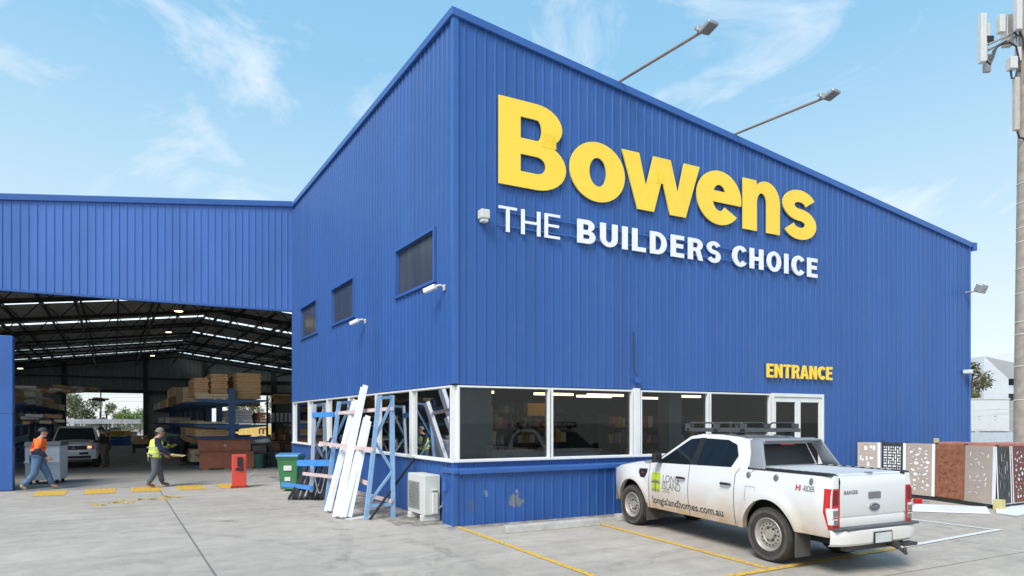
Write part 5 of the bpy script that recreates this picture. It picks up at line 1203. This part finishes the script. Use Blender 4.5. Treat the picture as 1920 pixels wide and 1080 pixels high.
mb.build("cartons", [MERB, CHIP, mat("dark_carton", (.2, .12, .07), .8)], t)
# white ute facing out, forklift with long load, far stock
hd_ = RY+R(180); fa = A(gp(140, 877))
ute = thing("white_utility_truck", "white utility truck facing out of the shed with an orange indicator lit", "pickup truck", (0, 0), hd_)
ute.location = (fa[0]-math.cos(hd_)*WB, fa[1]-math.sin(hd_)*WB, 0); ute.scale = (1.0, .98, 1)
pickup(ute, TW2, False)
t = thing("forklift", "dark forklift with tall mast carrying a long grey bundle across the shed", "forklift", dp(194, 821, 86)[:2], FR, None, 1)
mb = MB()
for x in (-.38, .38): mb.bar((x, 0, .1), (x, 0, 3.2), .10, .16)
for z in (1.7, 2.3, 2.75, 3.15): mb.bar((-.38, 0, z), (.38, 0, z), .05, .07)
mb.build("mast", BLACK, t)
mb = MB(); mb.bb(-.55, .55, .3, 2.4, .25, 1.05); mb.bb(-.5, .5, 1.7, 2.5, .3, 1.25); mb.build("chassis", DKSTEEL, t, bevel=.04)
mb = MB()
for x in (-.5, .5):
    for y in (.4, 1.9): mb.bar((x, y, 1.0), (x*.9, y, 2.15), .06, .06)
mb.bb(-.5, .5, .35, 1.95, 2.15, 2.2); mb.build("cage", BLACK, t)
for x in (-.5, .5):
    for y in (.55, 2.0):
        mb = MB(); mb.lathe([(0, -.1), (.28, -.1), (.28, .1), (0, .1)], (x, y, .28), 'x', 18); mb.build("wheel", RUBBER, t)
for x in (-.25, .25):
    mb = MB(); mb.bar((x, -.1, 1.70), (x, -1.1, 1.68), .10, .04); mb.build("fork", BLACK, t)
b0 = dp(194, 790, 84.8); mb = MB()
for i in range(6):
    for j in range(5): mb.bb(-4.9+.02*(i % 3), 4.75-.03*(j % 4), -.42+i*.14, -.30+i*.14, -.28+j*.11, -.18+j*.11)
for x in (-2.4, 0, 2.4): mb.bb(x-.03, x+.03, -.44, .42, -.29, .27)
o = mb.build("steel_bundle", mat("grey_bundle", (.36, .38, .42), .5, .0, var=.2)); put(o, b0); o.rotation_euler = (0, 0, FR); tag(o, "long grey steel bundle lifted level on the forklift", "bundle")
for px, py, Y, w_, h_, m, lab in ((226, 829, 60, 1.2, .75, mat("blue_stack", (.05, .16, .5), .5), "low blue stack of stock near the far opening"), (224, 819, 68, 1.6, 1.1, mat("yellow_stack", (.65, .42, .03), .5), "yellow stack just behind the blue stack"), (243, 822, 70, 1.0, 1.0, WRAP, "white bags right of the yellow stack at the far opening")):
    p = dp(px, py, Y); mb = MB()
    for i in range(3): mb.bb(-w_/2+.03*i, w_/2-.02*i, -.5, .5, i*h_/3, (i+1)*h_/3-.02)
    o = mb.build("stock_stack", m, bevel=.02); put(o, (p[0], p[1], .01)); o.rotation_euler = (0, 0, FR); tag(o, lab, "stack", "stacks near the far opening")
t = thing("crate_stand", "dark green stand holding brown cartons beside the lime vest man", "stand", (*gp(263, 851), 0), FX, None, 1)
mb = MB()
for x in (-.36, .36):
    for y in (0, .6): mb.bar((x, y, 0), (x, y, .62), .06, .06)
mb.bb(-.4, .4, -.03, .65, .35, .60); mb.build("frame", mat("dark_green_stand", (.01, .04, .035), .6), t)
mb = MB(); mb.bb(-.38, .0, 0, .6, .61, .98); mb.bb(.02, .40, 0, .6, .61, .92); mb.bb(-.3, .35, .05, .55, .99, 1.12); mb.build("cartons", CHIP, t)

# ------------------------------------------------------------------ trees and yard beyond
def tree(name, label, x, y, h, r, cols, seed, n=1500, base=.35, leaf=.22, flat=.8, group=None, zc=0.):
    q = random.Random(seed); t = thing(name, label, "tree", (x, y, zc), 0, group, 1)
    tk = MB(); top = Vector((q.uniform(-.1, .1)*r, q.uniform(-.1, .1)*r, h*.8)); rr = .035*h
    tk.tube([(0,0,0), (top.x*.3, top.y*.3, h*.3), (top.x*.7, top.y*.7, h*.55), tuple(top)], [rr, rr*.75, rr*.5, rr*.15], 8)
    blobs = []
    for i in range(9):
        a = q.uniform(0, 6.28); z = h*q.uniform(base, .92); k = math.sin(math.pi*min(1, max(.12, (z/h-base*.8)/(1.02-base*.8))))**.6
        c = Vector((math.cos(a)*r*k*q.uniform(.3, .75), math.sin(a)*r*k*q.uniform(.3, .75), z)); blobs.append((c, r*q.uniform(.28, .48)))
        s_ = Vector((top.x*.4, top.y*.4, h*q.uniform(.25, .5))); tk.tube([tuple(s_), tuple((s_+c)/2+Vector((0,0,-.04*h))), tuple(c)], [rr*.4, rr*.25, rr*.06], 6)
    tk.build("trunk", mat("bark_grey", (.20, .16, .13), .9, var=.3, scale=6), t, smooth=True)
    lf = MB()
    for i in range(n):
        c, br = q.choice(blobs); d = Vector((q.gauss(0, 1), q.gauss(0, 1), q.gauss(0, flat))); d.normalize(); p = c + d*br*(q.random()**.45)*Vector((1, 1, flat)).length/1.6
        a = Vector((q.gauss(0, 1), q.gauss(0, 1), q.gauss(0, 1))).normalized(); b = a.cross(Vector((q.gauss(0, 1), q.gauss(0, 1), q.gauss(0, 1)))).normalized(); s = leaf*q.uniform(.5, 1.2)
        lf.cur = q.randrange(len(cols)); lf.add([p-a*s, p+b*s*.45, p+a*s, p-b*s*.45], [(0,1,2,3)])
    lf.build("crown", cols, t, fix=False); return t
G1 = [mat("leaf_%d" % i, c, .6, var=.2) for i, c in enumerate(((.10,.125,.05),(.15,.17,.075),(.20,.21,.11),(.07,.09,.04)))]
G2 = [mat("leaf_bright_%d" % i, c, .6, var=.2) for i, c in enumerate(((.10,.16,.035),(.16,.22,.05),(.20,.27,.08)))]
G3 = [mat("leaf_dry_%d" % i, c, .7, var=.2) for i, c in enumerate(((.16,.12,.05),(.10,.10,.04),(.22,.18,.10)))]
TG = "trees seen beyond the shed"
def at_(px, Y): return wl((px-960)/F*Y, Y)
tree("gum_tree", "large olive gum tree seen through the left shed opening", *at_(143, 120), 7.8, 3.6, G1, 1, 3200, .3, .24, group=TG)
tree("gum_tree", "small round gum tree beyond the forklift mast", *at_(214, 170), 6.0, 2.4, G1, 2, 700, .45, .3, group=TG)
tree("gum_tree", "dark small gum tree right of the round one in the left opening", *at_(240, 175), 5.2, 2.6, G1, 3, 700, .4, .3, group=TG)
tree("bush_tree", "bright green bushy tree at the right of the left opening", *at_(262, 130), 4.1, 3.0, G2, 4, 1500, .15, .25, group=TG)
tree("bush_tree", "mid green bushy tree low behind the lifted bundle", *at_(232, 128), 3.2, 3.2, G2, 5, 1300, .1, .25, group=TG)
tree("bush_tree", "bush standing behind the man in black at the left opening", *at_(180, 125), 3.0, 2.5, G1, 6, 900, .1, .25, group=TG)
tree("gum_tree", "grey green gum tree at the right side of the right shed opening", *at_(517, 115), 7.0, 2.4, G1, 7, 1100, .3, .26, group=TG)
tree("gum_tree", "sparse gum tree in the middle of the right shed opening", *at_(478, 140), 5.6, 2.6, G3+G1, 8, 900, .35, .26, group=TG)
tree("gum_tree", "pale gum tree beside the rack post in the right shed opening", *at_(446, 140), 6.4, 2.8, G3+G1, 9, 900, .35, .28, group=TG)
tree("gum_tree", "slender brownish tree at the right edge of the store", *at_(1822, 72), 8.9, 1.9, G3+G1[:2], 10, 2300, .25, .17, 1.0)
t = thing("yard_fence", "low grey wire fence across the yard beyond the left opening", "fence", (*at_(200, 105), 0), FR, None, 1)
mb = MB()
for i in range(15):
    mb = MB(); mb.bar((-10+i*1.5, 0, 0), (-10+i*1.5, 0, 1.6), .07, .07); mb.build("post", DKSTEEL, t)
mb = MB()
for i in range(9): mb.bar((-10, 0, .15+i*.18), (11, 0, .15+i*.18), .025, .05)
mb.build("wires", mat("fence_grey", (.16, .16, .14), .7), t)
t = thing("yellow_wall", "long low yellow wall with a dark letter m beyond the right opening", "wall", (*at_(486, 98), 0), FR, None, 1)
mb = MB(); mb.bb(-6, 5, 0, .3, 0, 1.28); mb.build("wall", mat("yellow_wall_paint", (.66, .46, .13), .7), t)
mb = MB(); r_ = .42
for x in (.05, .55, 1.05): mb.bb(x-.10, x+.10, -.03, -.002, .28, .86)
for x in (.30, .80): mb.prism([(x+.35*math.cos(R(a)), .82+.26*math.sin(R(a))) for a in range(0, 181, 20)]+[(x+.16*math.cos(R(a)), .80+.12*math.sin(R(a))) for a in range(180, -1, -20)], lambda a, b, d: (a, d, b), -.03, -.004)
mb.build("letter", mat("dark_brown_letter", (.05, .03, .02), .6), t)
t = thing("power_pole", "thin power pole with wires beyond the left shed opening", "power pole", (*at_(189, 150), 0), FR, None, 1)
mb = MB(); mb.tube([(0, 0, 0), (0, 0, 13)], [.16, .1], 8); mb.bar((-1, 0, 12), (1, 0, 12), .1, .1); mb.build("pole", DKSTEEL, t)
for z, k in ((7.0, .5), (6.2, .3), (7.6, .2)):
    mb = MB(); mb.tube([(-14+i*2, 0, z+.012*(i-7)**2*k) for i in range(28)], .02, 5); mb.build("wire", BLACK, t)

# ------------------------------------------------------------------ display of cut screens beside the store
def ell(cx, cy, rx, ry, a=0, n=12):
    c, s = math.cos(R(a)), math.sin(R(a)); return [(cx+rx*math.cos(2*math.pi*i/n)*c-ry*math.sin(2*math.pi*i/n)*s, cy+rx*math.cos(2*math.pi*i/n)*s+ry*math.sin(2*math.pi*i/n)*c) for i in range(n)]
def rect(x, y, w, h): return [(x-w/2, y-h/2), (x+w/2, y-h/2), (x+w/2, y+h/2), (x-w/2, y+h/2)]
def scatter(kind, W_, H_, seed, n):
    q = random.Random(seed); out = []; pl = []
    for i in range(4000):
        if len(out) >= n: break
        if kind == 'pebble': rx, ry, a = q.uniform(.035, .12)*W_, q.uniform(.018, .055), q.choice((0, 15, -20, 30))
        elif kind == 'leaf': rx, ry, a = q.uniform(.085, .115)*W_, .020, q.choice((35, 60, 110, 145, 80, 5))
        elif kind == 'slot': rx, ry, a = q.uniform(.022, .042)*W_, q.uniform(.02, .11), 0
        else: rx, ry, a = q.uniform(.04, .09)*W_, q.uniform(.03, .07), 0
        R0 = max(rx, ry)*(1.0 if kind != 'slot' else .8)+.006; x, y = q.uniform(.06*W_+rx*(1 if kind != 'leaf' else .9), W_*.94-rx*(1 if kind != 'leaf' else .9)), q.uniform(.06+R0, H_-.06-R0)
        if all((abs(x-a_) > rx+b_+.012 or abs(y-c_) > ry+d_+.012) if kind in ('slot', 'box') else (abs(x-a_) > (rx+b_)*.95+.008 or abs(y-c_) > (ry+d_)*1.1+.006) if kind == 'pebble' else math.hypot(x-a_, y-c_) > (R0+max(b_, d_))*.86 for a_, b_, c_, d_ in pl):
            pl.append((x, rx, y, ry)); out.append(rect(x, y, 2*rx, 2*ry) if kind in ('slot', 'box') else ell(x, y, rx, ry, a))
    return out
def lattice(W_, H_):
    out = []; nx_, ny_ = 8, 16; q = random.Random(4); cw, ch = W_*.84/nx_, H_*.88/ny_; used = set()
    for j in range(ny_):
        for i in range(nx_):
            if (i, j) in used: continue
            w_ = 2 if q.random() < .4 and i < nx_-1 and (i+1, j) not in used else 1; h_ = 2 if w_ == 1 and q.random() < .3 and j < ny_-1 else 1
            for a in range(w_):
                for b in range(h_): used.add((i+a, j+b))
            out.append(rect(W_*.08+(i+w_/2)*cw, H_*.06+(j+h_/2)*ch, w_*cw-.018, h_*ch-.02))
    return out
def screen(p, q, m, holes_of, label, z0=.12, z1=1.43, back=SHEETW):
    p0_ = p; p, q = Vector((*A(p), 0)), Vector((*A(q), 0)); d = q-p; W_ = d.length-.085; a = math.atan2(d.y, d.x)
    t = thing("cut_out_screen", label, "screen panel", (*p0_, z0), a, "cut out screens on display", 1); H_ = z1-z0
    fn = lambda u, v, e: (u+.015, e + v*.03, v)
    b = MB(); b.prism([(0, 0), (W_, 0), (W_, H_), (0, H_)], fn, -.006, .004, holes_of(W_, H_)); b.build("panel", m, t)
    b = MB(); b.prism([(-.012, -.02), (W_+.068, -.02), (W_+.068, H_-.005), (-.012, H_-.005)], fn, .007, .022); b.build("backing", back, t)
P = [wl((px-960)/F*Y, Y) for px, Y in ((1608, 19.5), (1651, 19.15), (1698, 18.6), (1752, 17.9), (1807, 17.0), (1865, 16.1))]
SCR = ((TAUPE, lambda w, h: scatter('box', w, h, 2, 16), "taupe screen with sparse square holes furthest along by the wall"), (CHAR, lattice, "black lattice screen second from the wall"),
    (TAUPE, lambda w, h: scatter('pebble', w, h, 3, 34), "taupe screen with pebble holes behind the truck tail"), (RUST, lambda w, h: scatter('leaf', w, h, 5, 22), "rust coloured floral screen in the middle of the row"),
    (TAUPE, lambda w, h: scatter('leaf', w, h, 8, 17), "taupe screen with leaf shaped holes at the near corner"))
for i, (m, hf, lab) in enumerate(SCR): screen(P[i], P[i+1], m, hf, lab, back=SHEETW if i != 3 else RUST)
screen((11.71, -3.93), (12.33, -3.92), CHAR, lambda w, h: scatter('slot', w, h, 11, 36), "black screen with upright slots just round the near corner")
screen((12.40, -3.92), (13.25, -3.90), MAROON, lambda w, h: scatter('pebble', w, h, 12, 44), "maroon screen with pebble holes at the right edge")
PLAN = True
mb = MB()
for a, b in zip(P, P[1:]):
    mb.bar((a[0]+.3, a[1]+.05, .06), (b[0]+.3, b[1]+.05, .06), .5, .10)
    mb.bar((b[0]+.10, b[1], .0), (b[0]+.10, b[1], 1.46), .07, .05)
mb.bar((11.8, -3.75, .06), (13.3, -3.72, .06), .2, .10); mb.bar((P[0][0]+.1, P[0][1], .02), (P[0][0]+.1, P[0][1], 1.45), .07, .05)
tag(mb.build("display_stand", DKSTEEL), "low timber stand carrying the row of cut out screens", "stand")  # timber stand coloured near black to paint in the shadow beneath the screens
for c, d, lab in (((13.2, -2.75, .0), (.7, 1.7, 1.30), "first reddish stack of boards behind the cut out screens"), ((14.0, -3.2, .0), (1.15, .9, 1.30), "second reddish stack of boards at the right edge behind the screens")):
    mb = MB(); n = 9
    for i in range(n): mb.bb(-d[0]/2+.01*(i % 2), d[0]/2-.012*(i % 3), -d[1]/2+.015*(i % 2), d[1]/2, .18+i*(d[2])/n, .18+(i+1)*d[2]/n-.014)
    o = mb.build("board_stack", mat("reddish_boards", (.48, .19, .14), .6, var=.2, scale=5), bevel=.004, seg=1); put(o, c); tag(o, lab, "board stack", "reddish board stacks")
for (x, y, z), lab in (((11.62, -3.98, .0), "pale yellow timber block at the foot of the near corner"),):
    mb = MB(); mb.bb(-.09, .09, -.09, .09, 0, .24); o = mb.build("timber_block", mat("yellow_block", (.55, .48, .22), .7), bevel=.008); put(o, (x, y, z)); tag(o, lab, "block")
mb = MB(); mb.bb(-.05, .05, -.05, .05, 0, .16); o = mb.build("timber_block", mat("yellow_block", (.55, .48, .22), .7), bevel=.008); put(o, (12.85, -1.88, 1.40)); tag(o, "pale yellow timber block on top behind the rust screen", "block")
def ground_sheet(pts, label):
    mb = MB(); w_ = [gp(*p, .03) for p in pts]; mb.prism(w_, lambda a, b, d: (a, b, d), .012, .035); tag(mb.build("white_board", SHEETW), label, "board", "white boards on the ground")
ground_sheet(((1696, 957), (1718, 945), (1850, 950), (1856, 962)), "white board lying on the ground left of the yellow block")
ground_sheet(((1868, 961), (1866, 950), (1960, 940), (1960, 956), (1906, 966)), "white board lying on the ground right of the yellow block")
PLAN = False
t = thing("trailer_lamp", "small red lamp block low behind the truck tail", "lamp", (*gp(1722, 944), 0), FR, None, 1)
mb = MB(); mb.bb(-.10, .06, -.05, .05, .02, .12); mb.build("lens", LRED, t, bevel=.01)
mb = MB(); mb.bb(.06, .24, -.04, .04, .0, .07); mb.build("bracket", GALV, t)

# ------------------------------------------------------------------ phone tower and buildings on the right
tx, ty = at_(1926, 40); tw = thing("phone_tower", "tall grey concrete phone tower with white antennas at the right edge", "tower", (tx, ty), FR, None, 1)
mb = MB(); mb.lathe([(.62, 0), (.58, 4), (.42, 18), (.36, 27)], (0, 0, 0), 'z', 28); mb.build("pole", TOWERC, tw, smooth=True)
for i, z in enumerate((3.2, 5.1, 6.9, 7.6, 9.2, 10.6, 12.1, 12.9, 14.3, 15.4)):
    r_ = .62-.20*z/18+.008; mb = MB(); mb.lathe([(r_, -.03), (r_+.025, 0), (r_, .03)], (0, 0, z), 'z', 24); mb.build("band", PALE, tw)
def tl(px, py, Y=40.): return ((px-1926)/F*40., Y-40., H+(Y0-py)/F*40.)
def tbox(x0, x1, y0, y1, dep, m, nm, off=0., bev=.03):
    a = tl(x0, y1); b = tl(x1, y0); mb = MB(); mb.bb(a[0], b[0], -dep/2+off, dep/2+off, a[2], b[2]); mb.build(nm, m, tw, bevel=bev)
tbox(1836, 1847, 27, 118, .3, ANT, "antenna_panel"); tbox(1853, 1867, 34, 70, .25, ANT, "antenna_panel", .5); tbox(1874, 1885, 27, 60, .3, ANT, "antenna_panel", .1); tbox(1892, 1902, -30, 66, .3, ANT, "antenna_panel", -.4)
tbox(1905, 1912, 90, 116, .3, ANT, "radio_unit"); tbox(1882, 1895, 115, 137, .4, ANT, "radio_unit", -.3); tbox(1895, 1904, 150, 248, .24, mat("antenna_beige", (.48, .43, .38), .5), "antenna_panel", -.2); tbox(1855, 1867, 95, 128, .2, mat("radio_grey", (.33, .32, .32), .5), "radio_unit", .4); tbox(1848, 1862, 68, 78, .35, BLACK, "clamp", .1, .01); tbox(1904, 1920, 12, 70, .4, mat("antenna_beige", (.48, .43, .38), .5), "antenna_panel", .8)
mb = MB()
a, b, c = tl(1852, 84), tl(1890, 66), tl(1926, 50); mb.tube([a, b, c], .07, 8); a, b, c = tl(1852, 94), tl(1892, 74), tl(1926, 60); mb.tube([a, b, c], .08, 8); mb.tube([tl(1850, 40), tl(1850, 118)], .05, 8); mb.tube([tl(1888, 30), tl(1888, 70)], .05, 8); mb.tube([tl(1906, -20), tl(1906, 245)], .05, 8)
mb.tube([tl(1896, 125), tl(1926, 122)], .06, 8); mb.tube([tl(1904, 225), tl(1926, 225)], .05, 8); mb.tube([tl(1904, 187), tl(1926, 187)], .05, 8); mb.build("bracket", GALV, tw)
mb = MB()
for p in ([(1850, 118), (1856, 100), (1868, 90), (1885, 85), (1898, 92), (1903, 115), (1905, 140)], [(1843, 119), (1850, 126), (1856, 112), (1862, 92), (1880, 82)], [(1888, 138), (1890, 152), (1897, 150), (1903, 128)], [(1900, 250), (1904, 262), (1914, 264), (1922, 262)], [(1902, 60), (1910, 75), (1914, 95), (1916, 120), (1915, 160)], [(1893, 62), (1899, 72), (1908, 70)]):
    mb.tube([(*tl(*v)[:1], -.25, tl(*v)[2]) for v in p], .05, 6)
mb.build("cable", BLACK, tw, smooth=True)
t = thing("site_cabin", "long white cabin with flat doors far behind the cut out screens", "cabin", (*at_(1846, 60), 1.15), FR, None, 1)
mb = MB(); mb.bb(-2.2, 2.1, 0, 3.0, 0, 2.7); mb.build("shell", CONT, t, bevel=.02)
mb = MB(); mb.bb(-2.25, 2.15, -.05, 3.05, 2.7, 2.8); mb.build("roof", mat("cabin_roof", (.6, .6, .58), .5), t)
for x in (-1.55, -.35, 1.0):
    d = MB(); d.bb(x-.55, x+.55, -.025, -.002, .12, 2.0); dd = d.build("door", CONT, t, bevel=.006)
    d = MB(); d.bb(x-.2, x-.05, -.05, -.026, 1.25, 1.31); d.bb(x-.2, x-.08, -.05, -.026, .98, 1.02); d.build("handle", GALV, dd)
mb = MB(); mb.bb(2.1, 2.75, .2, 3.2, -.2, 2.62); tag(mb.build("annex", mat("grey_annex", (.36, .36, .36), .6)), None, None).parent = t
t = thing("mirrored_building", "angular silvery building reflecting clouds above the white cabin", "building", (*at_(1880, 80), 0), FR, None, 1)
SILV = mat("silver_cladding", (.66, .69, .73), .25, .3, var=.12, scale=.25, stretch=(.5, 1, 1.6))
def bl(px, py, off=0.): return ((px-1880)/F*80, off, H+(Y0-py)/F*80)
mb = MB(); mb.add([bl(1845, 800), bl(1891, 800), bl(1891, 710), bl(1845, 668)], [(0,1,2,3)]); mb.add([bl(1845, 800), bl(1845, 668), (bl(1845, 668)[0], 10, bl(1845, 668)[2]), (bl(1845, 800)[0], 10, bl(1845, 800)[2])], [(0,1,2,3)]); mb.build("wall", SILV, t)
mb = MB(); mb.add([bl(1845, 668), bl(1891, 710), bl(1960, 706, -3), bl(1960, 656, -3)], [(0,1,2,3)]); mb.build("sloping_face", SILV, t)
mb = MB(); mb.add([bl(1891, 710, .5), bl(1891, 800, .5), bl(1960, 800, .5), bl(1960, 706, .5)], [(0,1,2,3)]); mb.build("recess", DARK, t)
mb = MB(); mb.add([bl(1894, 722, .4), bl(1894, 738, .4), bl(1908, 738, .4), bl(1908, 722, .4)], [(0,1,2,3)]); mb.build("window", SILV, t)
mb = MB(); mb.bb(-3.2, 7, 0, .25, 0, 1.13); o = mb.build("low_wall", mat("pale_blue_concrete", (.48, .52, .56), .7, var=.1)); put(o, (*at_(1846, 56), 0)); o.rotation_euler = (0, 0, FR); tag(o, "pale low concrete wall in front of the white cabin", "wall")
t = thing("cable_fence", "thin white cables on a post crossing in front of the white cabin", "fence", (*at_(1905, 44), 0), FR, None, 1)
mb = MB(); mb.tube([(0, 0, 0), (0, 0, 3.0)], .05, 8); mb.tube([(.55, 0, 0), (.55, 0, 3.2)], .05, 8); mb.build("post", PALE, t)
for z, dz_ in ((2.75, .15), (2.45, .22)):
    mb = MB(); mb.tube([(-3.4, 0, z-dz_), (-1, 0, z), (2, 0, z+.06)], .018, 6); mb.build("cable", PALE, t)
mb = MB(); mb.bb(-.06, .14, -.08, .05, 2.45, 2.75); mb.build("insulator", WHITE, t)
mb = MB(); mb.bb(.35, .62, -.08, .05, 2.4, 2.7); mb.build("orange_box", mat("orange_plastic", (.6, .3, .08), .5), t)
